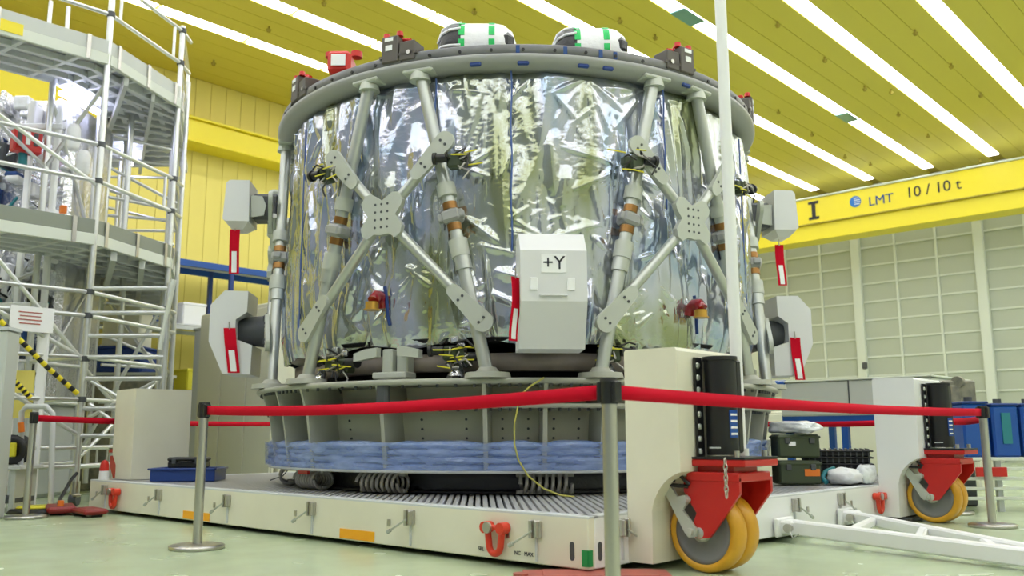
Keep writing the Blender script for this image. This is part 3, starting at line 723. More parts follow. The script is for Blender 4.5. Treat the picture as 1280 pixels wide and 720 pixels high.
# two wrapped drums on the top deck
for (px, py, wd) in ((597, 47, .66), (737, 51, .64)):
    c0 = atcyl(px, py, 1.62); c0 = V((c0.x, c0.y, 3.96)); ax = RT.copy(); ax.z = 0; ax.normalize()
    prof = [(0, -wd*.5), (.10, -wd*.5), (.19, -wd*.44), (.235, -wd*.34), (.25, -wd*.2), (.25, wd*.22), (.235, wd*.34), (.18, wd*.45), (.09, wd*.5), (0, wd*.5)]
    o = MB().lathe(prof[4:6], c0, ax, 48).build('drum', 'whitecloth', sc)
    MB().lathe(prof[5:], c0, ax, 40).build('drum_cap', 'whitecloth', o)
    MB().lathe(prof[:5], c0, ax, 40).build('drum_cap', 'blackfilm', o)
    for k in range(7):
        t0 = D(-40+k*38); u, v, a = frame(ax); dr = u*math.cos(t0)+v*math.sin(t0)
        MB().tube([c0+a*hh+dr*(rr_+.004) for rr_, hh in prof[1:5]], .014, 6).build('white_strap', 'whitecloth', o)
    for hh in (-wd*.19, wd*.19):
        for k in range(40):
            if k % 4 == 3: continue
            t0 = 2*PI*k/40; u, v, a = frame(ax); dr = u*math.cos(t0)+v*math.sin(t0); tt = a.cross(dr)
            if dr.z < -.3: continue
            MB().box(c0+a*hh+dr*.252, (.05, .042, .004), ax=(a, tt, dr)).build('green_dash', 'greendash', o)
    u, v, a = frame(ax)
    if (-CAM+c0).length: 
        f3 = MB().box(c0+ax*(wd*.36)+V((-FW.x, -FW.y, 0)).normalized()*.165+UZ*.03, (.15, .12, .17), ax=(ax, V((FW.x, FW.y, 0)).normalized(), UZ), b=.05).build('dark_patch', 'blackfilm', o)
    MB().box((c0.x, c0.y, 3.76), (.3, .3, .28), rz=D(43), b=.02).build('drum_stand', 'dark', o)

# cable connectors with yellow ties
def connector(th, z, r, flip, big=1):
    R_, T_ = rad(th), tan(th)*flip; o = pol(th, r, z)
    b_ = MB().box(o, (.10, .12, .11), ax=(R_, T_, UZ), b=.015).box(o-T_*.07+UZ*.01, (.07, .08, .07), ax=(R_, T_, UZ), b=.01).build('connector', 'olive', sc)
    MB().cyl(o+R_*.04+T_*.05+UZ*.02, o+R_*.04+T_*.14+UZ*.02, .033, n=14).cyl(o+R_*.04+T_*.14+UZ*.02, o+R_*.04+T_*.165+UZ*.02, .045, n=16).build('black_cap', 'black', b_)
    rg = random.Random(int(th*10+z*100))
    for k in range(7):
        p = o+R_*.05+T_*rg.uniform(-.12, .06)+UZ*rg.uniform(-.08, .08); q1 = p+T_*rg.uniform(-.10, .10)+UZ*rg.uniform(-.09, .05)+R_*rg.uniform(0, .05); q2 = q1+T_*rg.uniform(-.07, .07)+UZ*rg.uniform(-.08, .04)
        MB().tube([p, q1, q2], .0075, 6).build('cable', 'black' if k % 3 else 'wire', b_)
    for k in range(4):
        p = o+R_*.07+T_*rg.uniform(-.13, .0)+UZ*rg.uniform(-.08, .09); q1 = p+T_*rg.uniform(.08, .16)*(1 if k % 2 else -1)+UZ*rg.uniform(-.02, .02)
        MB().cyl(p, q1, .0055, n=6).build('yellow_tie', 'tie', b_)
    MB().box(o+UZ*.10-T_*.02, (.03, .06, .05), ax=(R_, T_, UZ), b=.008).build('bracket', 'silverfoil', b_)
for (th_, z, fl) in ((-86.5, 2.80, -1), (-58.2, 2.76, -1), (-25.2, 2.78, 1), (4.5, 2.79, 1)): connector(th_, z, 2.40, fl)
for (th_, z, fl) in ((-88, 1.31, -1), (-84, 1.28, 1), (-59.8, 1.34, -1), (-57.5, 1.29, 1), (4.2, 1.33, 1), (6.5, 1.28, -1), (-29, 1.33, 1)): connector(th_, z, 2.24, fl)
for a_ in (-91, -58.5, -30, 3):      # small foil cones at the lower edge
    MB().cyl(pol(a_, 2.28, 1.15), pol(a_, 2.25, 1.27), .085, .02, n=7).build('foil_cone', 'silverfoil', sc)
# cream lugs and pillar at the lower edge between struts
for c in (-72.5, -12.5, 47.5):
    R_, T_ = rad(c), tan(c); o = pol(c, 2.2, 0)
    lg = MB().box(o+UZ*1.27-T_*.03, (.12, .09, .24), ax=(R_, T_, UZ), b=.012).box(o+UZ*1.25+T_*.08-R_*.03, (.10, .10, .22), ax=(R_, T_, UZ), b=.01)
    lg.prism([(-.30, 1.30), (-.09, 1.33), (-.09, 1.40), (-.20, 1.39), (-.30, 1.36)], o+R_*.05, T_, UZ, .06).prism([(.09, 1.33), (.28, 1.31), (.28, 1.37), (.15, 1.40), (.09, 1.40)], o+R_*.05, T_, UZ, .06)
    lg.box(o+UZ*1.19, (.16, .30, .05), ax=(R_, T_, UZ), b=.01).build('lug_bracket', 'plate', sc)
# red and copper capped fittings on the foil
for (th_, z) in ((-74.6, 1.72), (-9.8, 1.68)):
    R_, T_ = rad(th_), tan(th_); o = pol(th_, 2.29, z); pts = []
    for i in range(9): t = PI*i/8; pts.append(o+R_*.0+UZ*(.03+.075*math.sin(t))+T_*.0-R_*(-.05*math.cos(t)-.02))
    f3 = MB().tube([o-UZ*.01-R_*.05, o+UZ*.05-R_*.035, o+UZ*.075+R_*.01, o+UZ*.07+R_*.05, o+UZ*.03+R_*.08], .047, 16).build('red_cap', 'redgloss', sc)
    MB().cyl(o-UZ*.035+R_*.08-T_*.015, o+UZ*.02+R_*.08-T_*.015, .05, n=16).cyl(o-UZ*.042+R_*.08-T_*.015, o-UZ*.034+R_*.08-T_*.015, .062, n=16).build('copper_cup', 'copperfoil', f3)
    MB().tube([o+T_*.03+UZ*.15-R_*.02, o+T_*.05+UZ*.05-R_*.02, o+T_*.055-UZ*.08-R_*.03, o+T_*.07-UZ*.15-R_*.04], .014, 8).build('blue_strap', 'navy', f3)

# thruster covers standing off the module
def cover_low(th, lab):
    R_, T_ = rad(th), tan(th); rm = 2.92
    t = thing('equipment_cover', pol(th, 2.7, 1.33), lab, 'cover', 'white covers around the module')
    prof = [(0, 1.965), (.125, 2.105), (.345, 2.10), (.34, 1.90), (.24, 1.83), (.24, 1.645), (.40, 1.585), (.395, 1.31), (.14, 1.315), (0, 1.62)]
    MB().prism([(rm-a, b) for a, b in prof], TC-T_*.225, R_, UZ, -.45).build('shell', 'cover', t)
    MB().cyl(pol(th, 2.71, 1.74), pol(th, 2.36, 1.74), .125, .165, n=24).build('nozzle', 'dark', t)
    MB().box(pol(th, 2.40, 1.74), (.10, .34, .36), ax=(R_, T_, UZ), b=.05).build('mount', 'dark', t)
    return t
c1 = cover_low(-42.5, 'white box cover marked +Y on the front of the foil module')
R_, T_ = rad(-42.5), tan(-42.5)
pp = pol(-42.5, 2.923, 1.875)
MB().box(pp, (.006, .17, .125), ax=(R_, T_, UZ)).build('paper_sign', 'paper', c1)
text('+Y', .13, pp+R_*.005, T_, UZ, 'lettering', 'ink', c1, .001)
for s2 in (-1, 1): MB().box(pol(-42.5, 2.925, 1.735)+T_*(.125*s2-.01), (.014, .05, .085), ax=(R_, T_, UZ), b=.004).build('handle_pad', 'paper', c1)
MB().box(pol(-42.5, 2.93, 1.66)-T_*.005, (.018, .19, .014), ax=(R_, T_, UZ), b=.004).build('handle_bar', 'cover', c1)
cover_low(-132.5, 'white eight-sided cover low on the left side of the foil module')
cover_low(47.5, 'white eight-sided cover low on the right side of the foil module')
def cover_up(th, lab):
    R_, T_ = rad(th), tan(th)
    t = thing('equipment_cover', pol(th, 2.6, 2.75), lab, 'cover', 'white covers around the module')
    m_ = MB(); o = TC-T_*.19; zt_, zb = 3.20, 2.79
    m_.prism([(2.61, zb), (2.83, zb), (2.86, zb+.02), (2.84, zt_-.03), (2.81, zt_), (2.62, zt_)], o, R_, UZ, -.38)
    bt = [pol(th, 2.62, zb)-T_*.18, pol(th, 2.84, zb)-T_*.18, pol(th, 2.84, zb)+T_*.18, pol(th, 2.62, zb)+T_*.18]
    bb = [pol(th, 2.68, zb-.06)-T_*.10, pol(th, 2.79, zb-.06)-T_*.10, pol(th, 2.79, zb-.06)+T_*.10, pol(th, 2.68, zb-.06)+T_*.10]
    m_.add(bt+bb, [(0, 1, 5, 4), (1, 2, 6, 5), (2, 3, 7, 6), (3, 0, 4, 7), (4, 5, 6, 7), (0, 3, 2, 1)])
    m_.build('shell', 'cover', t)
    MB().box(pol(th, 2.48, 2.96), (.27, .24, .26), ax=(R_, T_, UZ), b=.03).build('bracket', 'dark', t)
    MB().prism([(2.48, 2.86), (2.60, 2.84), (2.61, 3.06), (2.50, 3.05), (2.46, 2.96)], TC-T_*.15, R_, UZ, -.012).build('side_plate', 'plate', t)
    MB().prism([(2.48, 2.86), (2.60, 2.84), (2.61, 3.06), (2.50, 3.05), (2.46, 2.96)], TC+T_*.138, R_, UZ, -.012).build('side_plate', 'plate', t)
    MB().box(pol(th, 2.40, 2.90), (.12, .16, .50), ax=(R_, T_, UZ), b=.03).build('mount', 'plate', t)
cover_up(-132.5, 'white box cover high on the left side of the foil module')
cover_up(47.5, 'white box cover high on the right side of the foil module')
# red warning ribbons
def ribbon(P, Q, wdir, lab, wd=.095):
    P, Q = V(P), V(Q); wv = V(wdir).normalized(); d = Q-P; n = wv.cross(d.normalized()).normalized(); t = thing('warning_ribbon', Q, lab, 'ribbon', 'red warning ribbons')
    def strip(a, b, w_, off, nm, m, k=6):
        vs = []; fs = []
        for i in range(k+1):
            s2 = a+(b-a)*i/k; c_ = P+d*s2+n*(off+.012*math.sin(s2*5)); vs += [c_-wv*w_/2, c_+wv*w_/2, c_+wv*w_/2+n*.003, c_-wv*w_/2+n*.003]
        for i in range(k):
            for e in range(4): fs.append((i*4+e, i*4+(e+1) % 4, i*4+4+(e+1) % 4, i*4+4+e))
        fs += [(0, 3, 2, 1), (k*4, k*4+1, k*4+2, k*4+3)]
        return MB().add(vs, fs).build(nm, m, t)
    strip(0, 1, wd, 0, 'webbing', 'redtape', 10)
    for off in (.0035, -.0035): strip(.50, .97, wd*.5, off, 'white_patch', 'paper')
    MB().tube([P-d.normalized()*-.01, P-d.normalized()*.035+n*.004, P-d.normalized()*.06], .006, 6).build('ring', 'steel', t)
tl = tan(-132.5)
def onplane(x, y, th, off): # point on the upright plane facing tan(th), offset from the module axis
    A = TC+tan(th)*off; return atw(x, y, A, A+rad(th))
a1, a2 = onplane(294, 287, -132.5, .10), onplane(292, 342, -132.5, .10); ribbon(a1, a2, rad(-132.5), 'red ribbon under the upper left white cover')
a1, a2 = onplane(287, 410, -132.5, .255), onplane(292, 466, -132.5, .255); ribbon(a1, a2, rad(-132.5), 'red ribbon with white patch on the lower left white cover', .11)
a1, a2 = pol(-42.5, 2.86, 1.79)-T_*.255, pol(-42.5, 2.86, 1.36)-T_*.262; ribbon(a1, a2, rad(-42.5)*.7-T_*.7, 'red ribbon hanging beside the cover marked +Y', .085)
a1, a2 = onplane(974, 306, 47.5, -.10), onplane(978, 357, 47.5, -.10); ribbon(a1, a2, rad(47.5), 'red ribbon under the upper right white cover', .09)
a1, a2 = onplane(994, 422, 47.5, -.255), onplane(1000, 475, 47.5, -.255); ribbon(a1, a2, rad(47.5), 'red ribbon with white patch on the lower right white cover', .10)

# ================================================================ BARRIER POSTS AND TAPE
def stanchion(x, y, lab, first=[None]):
    if first[0] is None:
        t = thing('barrier_post', (x, y, 0), lab, 'barrier post', 'steel barrier posts')
        MB().lathe([(0, 0), (.175, 0), (.18, .006), (.18, .022), (.165, .03), (.05, .036), (0, .036)], (x, y, 0), n=48).build('base', 'steel', t)
        MB().cyl((x, y, .03), (x, y, .93), .031, n=24).build('tube', 'steel', t)
        MB().cyl((x, y, .865), (x, y, .962), .0345, n=24).cyl((x, y, .955), (x, y, .97), .039, .036, n=24).box((x+.038, y+.0, .915), (.02, .05, .085), b=.004).box((x-.038, y, .915), (.02, .05, .085), b=.004).build('head', 'black', t)
        first[0] = t; return t
    return copytree(first[0], (x, y, 0), lab)
PC, PM, PL, PR = (.819, -.886), (-2.70, -.783), (-6.0, -.731), (.837, 4.185)
stanchion(*PM, 'steel barrier post in front of the trolley, left of centre')
stanchion(*PC, 'nearest steel barrier post at the trolley corner, base below the frame')
stanchion(*PL, 'steel barrier post by the scaffold at the far left')
stanchion(*PR, 'steel barrier post behind the tow bar at the right edge')
PB1, PB2, PB3 = (-8.3, 3.35), (.22, 5.25), (-2.3, 6.2)
stanchion(*PB1, 'steel barrier post hidden behind the module, left'); stanchion(*PB2, 'steel barrier post hidden behind the far wheel housing'); stanchion(*PB3, 'steel barrier post hidden behind the module, right')
def tape(A, B, sag, lab, z0=.915, z1=.915):
    A, B = V((*A, z0)), V((*B, z1)); d = (B-A); h2 = V((d.x, d.y, 0)).normalized(); A = A+h2*.045; B = B-h2*.045; n = h2.cross(UZ); k = 28; vs = []; fs = []
    for i in range(k+1):
        s2 = i/k; p = A.lerp(B, s2)-UZ*(sag*4*s2*(1-s2)); tw = n*(.006*math.sin(s2*9))
        vs += [p-UZ*.03-tw, p+UZ*.03+tw, p+UZ*.03+tw+n*.002, p-UZ*.03-tw+n*.002]
    for i in range(k):
        for e in range(4): fs.append((i*4+e, i*4+(e+1) % 4, i*4+4+(e+1) % 4, i*4+4+e))
    fs += [(0, 3, 2, 1), (k*4, k*4+1, k*4+2, k*4+3)]
    tag(MB().add(vs, fs, True).build('barrier_tape', 'redtape'), lab, 'barrier tape', 'red barrier tapes')
tape(PM, PC, .03, 'red tape across the front of the stand between two steel posts')
tape(PC, PR, .02, 'red tape from the nearest post to the post at the right edge')
tape(PL, PB1, .02, 'red tape running back from the far left post past the scaffold')
tape(PR, PB2, .01, 'short red tape behind the far caster at the right edge', .86, .86)
tape(PB2, PB3, .02, 'red tape behind the trolley in front of the grey enclosure', .87, .87)

# ================================================================ THINGS ON THE DECK
def tray(x, y, rz):
    t = thing('tray', (x, y, TZ1), 'blue plastic tray on the deck beside the left white housing', 'tray')
    c, s2 = math.cos(rz), math.sin(rz); A = (V((c, s2, 0)), V((-s2, c, 0)), UZ); o = V((x, y, TZ1+.005)); m_ = MB(); L, W_, h_ = .60, .40, .115
    m_.box(o+UZ*.006, (L*.94, W_*.94, .012), ax=A)
    for (u, v, l, w_) in ((0, W_/2, L, .014), (0, -W_/2, L, .014), (L/2, 0, .014, W_), (-L/2, 0, .014, W_)): m_.box(o+A[0]*u+A[1]*v+UZ*h_/2, (l, w_, h_), ax=A, b=.003)
    m_.build('tub', 'navy', t); m_ = MB()
    for (u, v, l, w_) in ((0, W_/2+.01, L+.05, .03), (0, -W_/2-.01, L+.05, .03), (L/2+.01, 0, .03, W_+.05), (-L/2-.01, 0, .03, W_+.05)): m_.box(o+A[0]*u+A[1]*v+UZ*h_, (l, w_, .018), ax=A, b=.004)
    m_.build('rim', 'navy', t)
    k = thing('tool_case', o+UZ*.125, 'black carrying case resting on the blue tray', 'case')
    WLOC[k] = V(k.location)
    MB().box(o+UZ*.155, (.34, .26, .062), ax=A, b=.012).build('body', 'black', k); MB().box(o+UZ*.205, (.35, .27, .04), ax=A, b=.014).build('lid', 'black', k)
    MB().tube([o+A[1]*-.13+A[0]*-.06+UZ*.18, o+A[1]*-.165+A[0]*-.05+UZ*.18, o+A[1]*-.165+A[0]*.05+UZ*.18, o+A[1]*-.13+A[0]*.06+UZ*.18], .008, 8).build('handle', 'black', k)
    for u in (-.11, .11): MB().box(o+A[1]*-.133+A[0]*u+UZ*.185, (.04, .012, .045), ax=A, b=.004).build('clasp', 'dark', k)
tray(-5.38, .52, D(46))
tag(MB().tube([(-4.72, 1.02, .317), (-4.62, 1.10, .36), (-4.55, 1.15, .46), (-4.40, 1.2, .50), (-4.30, 1.25, .56), (-4.25, 1.28, .62)], .006, 6).build('wire', 'dark'), 'thin dark wire bent up from the deck beside the stand', 'wire')
for k, (x, y, z, lab) in enumerate(((-.54, 3.62, .31, 'lower dark green case with orange label on the deck'), (-.54, 3.62, .535, 'upper dark green case stacked below the white film'))):
    t = thing('equipment_case', (x, y, z), lab, 'case', 'dark green cases'); rz = D(43)
    A = (V((math.cos(rz), math.sin(rz), 0)), V((-math.sin(rz), math.cos(rz), 0)), UZ); o = V((x, y, z+.008))
    MB().box(o+UZ*.10, (.36, .24, .20), ax=A, b=.015).build('body', 'olive', t)
    MB().box(o+UZ*.175, (.375, .255, .022), ax=A, b=.006).build('rim', 'olive', t)
    for u in (-.10, .11): MB().box(o-A[1]*.124+A[0]*u+UZ*.145, (.045, .018, .05), ax=A, b=.005).build('clasp', 'dark', t)
    if k == 0: MB().box(o-A[1]*.122+A[0]*.10+UZ*.10, (.13, .006, .06), ax=A).build('orange_label', 'orangecap', t)
    else: MB().box(o-A[1]*.122-A[0]*.06+UZ*.12, (.06, .006, .035), ax=A).build('white_label', 'paper', t)
def lump(c, d, seed, name, m, amp=.3, n=(28, 16)):
    vs = []; fs = []; N, K = n
    for i in range(N):
        for j in range(K+1):
            a = 2*PI*i/N; b = PI*j/K; p = V((math.sin(b)*math.cos(a), math.sin(b)*math.sin(a), math.cos(b)))
            s2 = 1+amp*noise.noise(p*2.1+V((seed, 0, 0)))+amp*.5*noise.noise(p*5+V((seed, 3, 0)))
            p = V((math.copysign(abs(p.x)**.7, p.x), math.copysign(abs(p.y)**.7, p.y), math.copysign(abs(p.z)**.8, p.z)))*s2
            z = max(-.98, p.z); vs.append(V(c)+V((p.x*d[0]/2, p.y*d[1]/2, z*d[2]/2)))
    for i in range(N):
        for j in range(K): fs.append((i*(K+1)+j, i*(K+1)+j+1, ((i+1) % N)*(K+1)+j+1, ((i+1) % N)*(K+1)+j))
    return MB().add(vs, fs, True).build(name, m)
tag(lump((-.54, 3.62, .80), (.42, .26, .11), 4, 'film_bundle', 'sheet'), 'crumpled clear white film lying on the dark green cases', 'film')
# black ribbed crates: five in a stack
for k in range(5):
    z = .312+.058*k; lab = ['lowest black ribbed crate of the stack on the deck', 'second lowest black ribbed crate of the stack', 'middle black ribbed crate of the stack', 'second highest black ribbed crate of the stack', 'topmost black ribbed crate of the stack beside the green cases'][k]
    t = thing('crate', (-.45, 4.25, z), lab, 'crate', 'black ribbed crates'); rz = D(25)
    A = (V((math.cos(rz), math.sin(rz), 0)), V((-math.sin(rz), math.cos(rz), 0)), UZ); o = V((-.45, 4.25, z)); L, W_ = .62, .50
    MB().box(o+UZ*.028, (L-.06, W_-.06, .054), ax=A, b=.01).build('body', 'black', t)
    MB().box(o+UZ*.049, (L, W_, .014), ax=A, b=.005).build('rim', 'black', t)
    m_ = MB()
    for j in range(12): m_.box(o-A[1]*(W_/2-.022)+A[0]*(-.28+.05*j)+UZ*.026, (.012, .018, .05), ax=A)
    for j in range(10): m_.box(o-A[0]*(L/2-.022)+A[1]*(-.2+.045*j)+UZ*.026, (.018, .012, .05), ax=A)
    if k == 4:
        for j in range(13): m_.box(o+A[0]*(-.27+.045*j)+UZ*.062, (.014, W_-.05, .014), ax=A)
    m_.build('rib', 'dark', t)
tag(lump((-.20, 3.84, .385), (.27, .30, .14), 9, 'bag', 'whitecloth', .18), 'white wrapped bag slumped on the deck beside the far housing', 'bag')
tag(lump((-.075, 4.0, .40), (.13, .26, .17), 13, 'bag', 'sheet', .18), 'grey translucent bag behind the white wrapped bag', 'bag')
tag(MB().tube([(-.30, 3.68, .335), (-.35, 3.71, .37), (-.34, 3.76, .42), (-.28, 3.82, .45)], .022, 8).build('blue_hose', 'teal'), 'blue edge strip along the white bag on the deck', 'strip')

# ================================================================ RIGHT BACKGROUND
en = thing('equipment_table', (-1, 7.4, 0), 'long grey enclosure on a blue steel frame behind the trolley', 'enclosure')
MB().box((-1.22, 7.3, 1.17), (1.80, 1.4, .42), b=.02).build('enclosure', 'box', en)
MB().box((-1.22, 7.3, 1.385), (1.84, 1.44, .02), b=.005).build('lid', 'wallrail', en)
MB().box((-1.25, 6.595, 1.17), (.012, .012, .40)).build('seam', 'dark', en)
MB().box((-1.22, 6.66, .93), (1.80, .08, .10), b=.008).build('frame_beam', 'blue', en); MB().box((-1.22, 7.95, .93), (1.80, .08, .10), b=.008).build('frame_beam', 'blue', en)
for x in (-2.05, -1.35, -.40):
    for y in (6.68, 7.93): MB().box((x, y, .44), (.08, .08, .88), b=.006).build('leg', 'blue', en)
MB().box((-1.22, 6.68, .25), (1.8, .05, .05)).build('stretcher', 'dark', en)
MB().cyl((-2.18, 6.62, 1.36), (-2.05, 6.62, 1.36), .05, n=12).build('blue_knob', 'blue', en)
# white low cupboards behind
cb = thing('low_cabinet', (-2.2, 9.4, 0), 'low cream cabinet behind the blue legs of the enclosure', 'cabinet')
MB().box((-2.4, 9.6, .55), (3.6, .8, 1.1), b=.02).build('body', 'cabinet', cb)
for k in range(4): MB().box((-3.75+.9*k, 9.19, .55), (.84, .02, 1.0), b=.006).build('door', 'cabinet', cb)
# device behind the far caster, blue bins and slatted bench at the right edge
dv = thing('tan_device', (.2, 6.0, 0), 'tan machine block standing behind the far caster column', 'machine'); o = atd(1194, 540, 9.4)
MB().box((o.x, o.y, .88), (.36, .32, .84), rz=D(45), b=.02).box((o.x+.05, o.y-.12, 1.0), (.12, .12, .5), rz=D(45), b=.02).build('body', 'tan', dv)
MB().box((o.x, o.y, .25), (.26, .22, .5), rz=D(45), b=.02).build('pedestal', 'dark', dv)
for dz in (1.28, .55): MB().cyl((o.x+.1, o.y-.15, dz), (o.x+.1, o.y-.05, dz), .06, n=14).build('knob', 'tan', dv)
bn = thing('bench', (1.2, 7.4, 0), 'white slatted bench with blue bins on it at the right edge', 'bench')
bo = atd(1250, 575, 8.6)
for k in range(5): MB().box((bo.x, bo.y, .50-.093*k), (1.7, .05, .03), rz=D(43), b=.004).build('slat', 'wallrail', bn)
MB().box((bo.x-.15, bo.y+.16, .50), (1.7, .40, .03), rz=D(43), b=.004).build('top', 'wallrail', bn)
for u in (-.8, 0, .8): MB().box((bo.x+u*.731-.04, bo.y+u*.682+.04, .24), (.05, .05, .48), rz=D(43)).build('leg', 'pale', bn)
ax2 = V((math.cos(D(43)), math.sin(D(43)), 0)); back = V((-ax2.y, ax2.x, 0))
for k, (u, hh, lab) in enumerate(((-.16, .52, 'tall blue bin at the left end of the white bench'), (.13, .50, 'blue bin with a teal strip behind the right barrier post'), (.42, .50, 'blue bin at the right end of the white bench'))):
    t = thing('bin', V((bo.x, bo.y, .515))+ax2*u+back*.2, lab, 'bin', 'blue bins on the bench'); c_ = WLOC[t]
    MB().box(c_+UZ*hh/2, (.26, .26, hh), rz=D(43), b=.02).build('body', 'blue', t)
    MB().box(c_+UZ*(hh+.012), (.27, .27, .025), rz=D(43), b=.008).build('lid', 'navy', t)
    MB().cyl(c_+UZ*(hh+.02), c_+UZ*(hh+.07), .04, n=12).build('knob', 'dark', t)
    if k == 1: MB().box(c_+UZ*.28-back*.135, (.09, .012, .3), rz=D(43)).build('teal_strip', 'teal', t)
q = bo+ax2*-.12-back*.05
tag(MB().box((q.x, q.y, .38), (.30, .02, .09), rz=D(43), b=.004).build('red_panel', 'red'), 'small red panel hung on the front of the slatted bench', 'panel')
dl = thing('floor_pad', (.05, 4.4, 0), 'low black pad on the floor under the far wheel housing', 'pad')
MB().box((.06, 4.42, .016), (.30, .60, .032), b=.006).build('plate', 'black', dl)
MB().cyl((.17, 4.16, .0), (.17, 4.16, .036), .05, n=14).build('stud', 'dark', dl)
# hook-like fitting on the back wall
q = at(1081, 457, 1, YB-.16)
MB().box(q, (.16, .06, .2), b=.03).build('wall_fitting', 'dark', wb)

# ================================================================ LEFT: SCAFFOLD GALLERY
P0, P1, P2 = V((-7.33, -2.2, 0)), V((-7.25, .18, 0)), V((-7.97, 1.42, 0)); P3 = P2+V((-.866, .5, 0))*1.44; P4 = P3+V((-1.4, .1, 0))
Q0, Q1, Q2, Q3, Q4 = V((-8.35, -2.2, 0)), V((-8.3, -.05, 0)), V((-8.75, .72, 0)), V((-9.55, 1.2, 0)), V((-10.7, 1.25, 0))
ga = thing('scaffold_gallery', (-8, .3, 0), 'two-level aluminium scaffold gallery around a second satellite at left', 'scaffold')
OUT = [P0, P1, P2, P3, P4]; INN = [Q0, Q1, Q2, Q3, Q4]
def zz_(p, z): return V((p.x, p.y, z))
ALU = 'alu'
def rod(A, B, r=.03, nm='scaffold_tube', m=ALU, n=10): return MB().cyl(A, B, r, n=n).build(nm, m, ga)
for lev, z in enumerate((2.90, 5.08)):
    for i in range(4):
        A, B, Cq, Dq = OUT[i], OUT[i+1], INN[i+1], INN[i]
        d = (B-A).normalized(); n = V((d.y, -d.x, 0)); L = (B-A).length
        # deck slab
        MB().add([zz_(p, z+.10) for p in (A, B, Cq, Dq)]+[zz_(p, z+.14) for p in (A, B, Cq, Dq)], [(3, 2, 1, 0), (4, 5, 6, 7), (0, 1, 5, 4), (1, 2, 6, 5), (2, 3, 7, 6), (3, 0, 4, 7)]).build('deck_plate', 'pale', ga)
        ax3 = (d, n, UZ); mid = (A+B)/2
        MB().box(zz_(mid, z+.065)+n*.02, (L, .05, .13), ax=ax3, b=.005).build('edge_channel', 'wallrail', ga)
        MB().box(zz_(mid, z+.215)+n*.02, (L-.02, .03, .165), ax=ax3, b=.004).build('toe_board', 'toe' if lev == 0 else 'box', ga)
        MB().box(zz_((Cq+Dq)/2, z+.07), ((Cq-Dq).length, .05, .12), ax=((Cq-Dq).normalized(), UZ.cross((Cq-Dq).normalized()), UZ), b=.004).build('edge_channel', 'pale', ga)
        for t in (.1, .5, .9): MB().box(zz_(A.lerp(B, t), z+.15)+n*.05, (.05, .02, .30), ax=ax3, b=.004).build('clip', 'steel', ga)
        for t in (.12, .37, .62, .87):
            a, b = A.lerp(B, t), Dq.lerp(Cq, t); dd = (b-a).normalized(); MB().box(zz_((a+b)/2, z+.05), ((b-a).length, .05, .09), ax=(dd, UZ.cross(dd), UZ), b=.004).build('joist', 'pale', ga)
        for t in (.25, .5, .75):
            a, b = A.lerp(Dq, t), B.lerp(Cq, t); dd = (b-a).normalized(); MB().box(zz_((a+b)/2, z+.035), ((b-a).length, .07, .07), ax=(dd, UZ.cross(dd), UZ), b=.004).build('bearer', 'pale', ga)
for lev, z in enumerate((2.90, 5.08)):
    A, B = P1.lerp(P2, .25), P2; Cq, Dq = at(233 if lev else 217, 208 if lev else 392, 2, z), at(118 if lev else 122, 212 if lev else 395, 2, z)
    MB().add([zz_(p, z+.08) for p in (A, B, Cq, Dq)]+[zz_(p, z+.12) for p in (A, B, Cq, Dq)], [(3, 2, 1, 0), (4, 5, 6, 7), (0, 1, 5, 4), (1, 2, 6, 5), (2, 3, 7, 6), (3, 0, 4, 7)]).build('rear_deck', 'pale', ga)
    for k in range(11):
        a, b = A.lerp(Dq, .06+.088*k), B.lerp(Cq, .06+.088*k); dd = (b-a).normalized(); dd.z = 0
        MB().box(zz_((a+b)/2, z+.02), ((b-a).length, .06, .12), ax=(dd, UZ.cross(dd), UZ), b=.004).build('joist', 'pale', ga)
    for t in (0, .5, 1):
        a, b = A.lerp(B, t), Dq.lerp(Cq, t); dd = (b-a).normalized(); dd.z = 0
        MB().box(zz_((a+b)/2, z-.05), ((b-a).length, .08, .12), ax=(dd, UZ.cross(dd), UZ), b=.004).build('bearer', 'box', ga)
    for t, r_ in ((.3, .04), (.55, .03), (.8, .03)):
        for e in (.25, .9): q = A.lerp(B, e).lerp(Dq.lerp(Cq, e), t); rod(zz_(q, .1 if lev == 0 else 3.0), zz_(q, z), r_)
    for t in (.3, .55, .8):
        q1, q2 = A.lerp(Dq, t), B.lerp(Cq, t)
        for dz in (.35, .8, 1.2, 1.7): rod(zz_(q1, z-dz), zz_(q2, z-dz-(.3 if dz == .8 else 0)), .022)
# posts
rod(zz_(P1, .12), zz_(P1, 6.7), .038); rod(zz_(P2, .12), zz_(P2, 6.25), .034); rod(zz_(P0, .12), zz_(P0, 6.7), .035)
P2b = P2+V((-.25, .25, 0)); rod(zz_(P2b, .12), zz_(P2b, 5.6), .028); rod(zz_(P3, .12), zz_(P3, 6.2), .03)
for q in (Q1, Q2, Q3, Q0): rod(zz_(q, .12), zz_(q, 5.1), .04)
# guard rails
for (A, B) in ((P0, P1), (P1, P2), (P2, P3), (P2, P2b)):
    for z in (3.66, 4.10, 5.72, 6.18, 2.36, 2.09): rod(zz_(A, z), zz_(B, z+(.0)), .026)
for z0 in (3.66, 5.72):
    for t in (.12, .36, .88):
        if t != .36: rod(zz_(P1.lerp(P2, t), z0), zz_(P1.lerp(P2, t), z0+.45), .02)
for (t, zb) in ((.72, 5.30), (.80, 5.30)): rod(zz_(P0.lerp(P1, t), zb), zz_(P0.lerp(P1, t), zb+.35), .025)
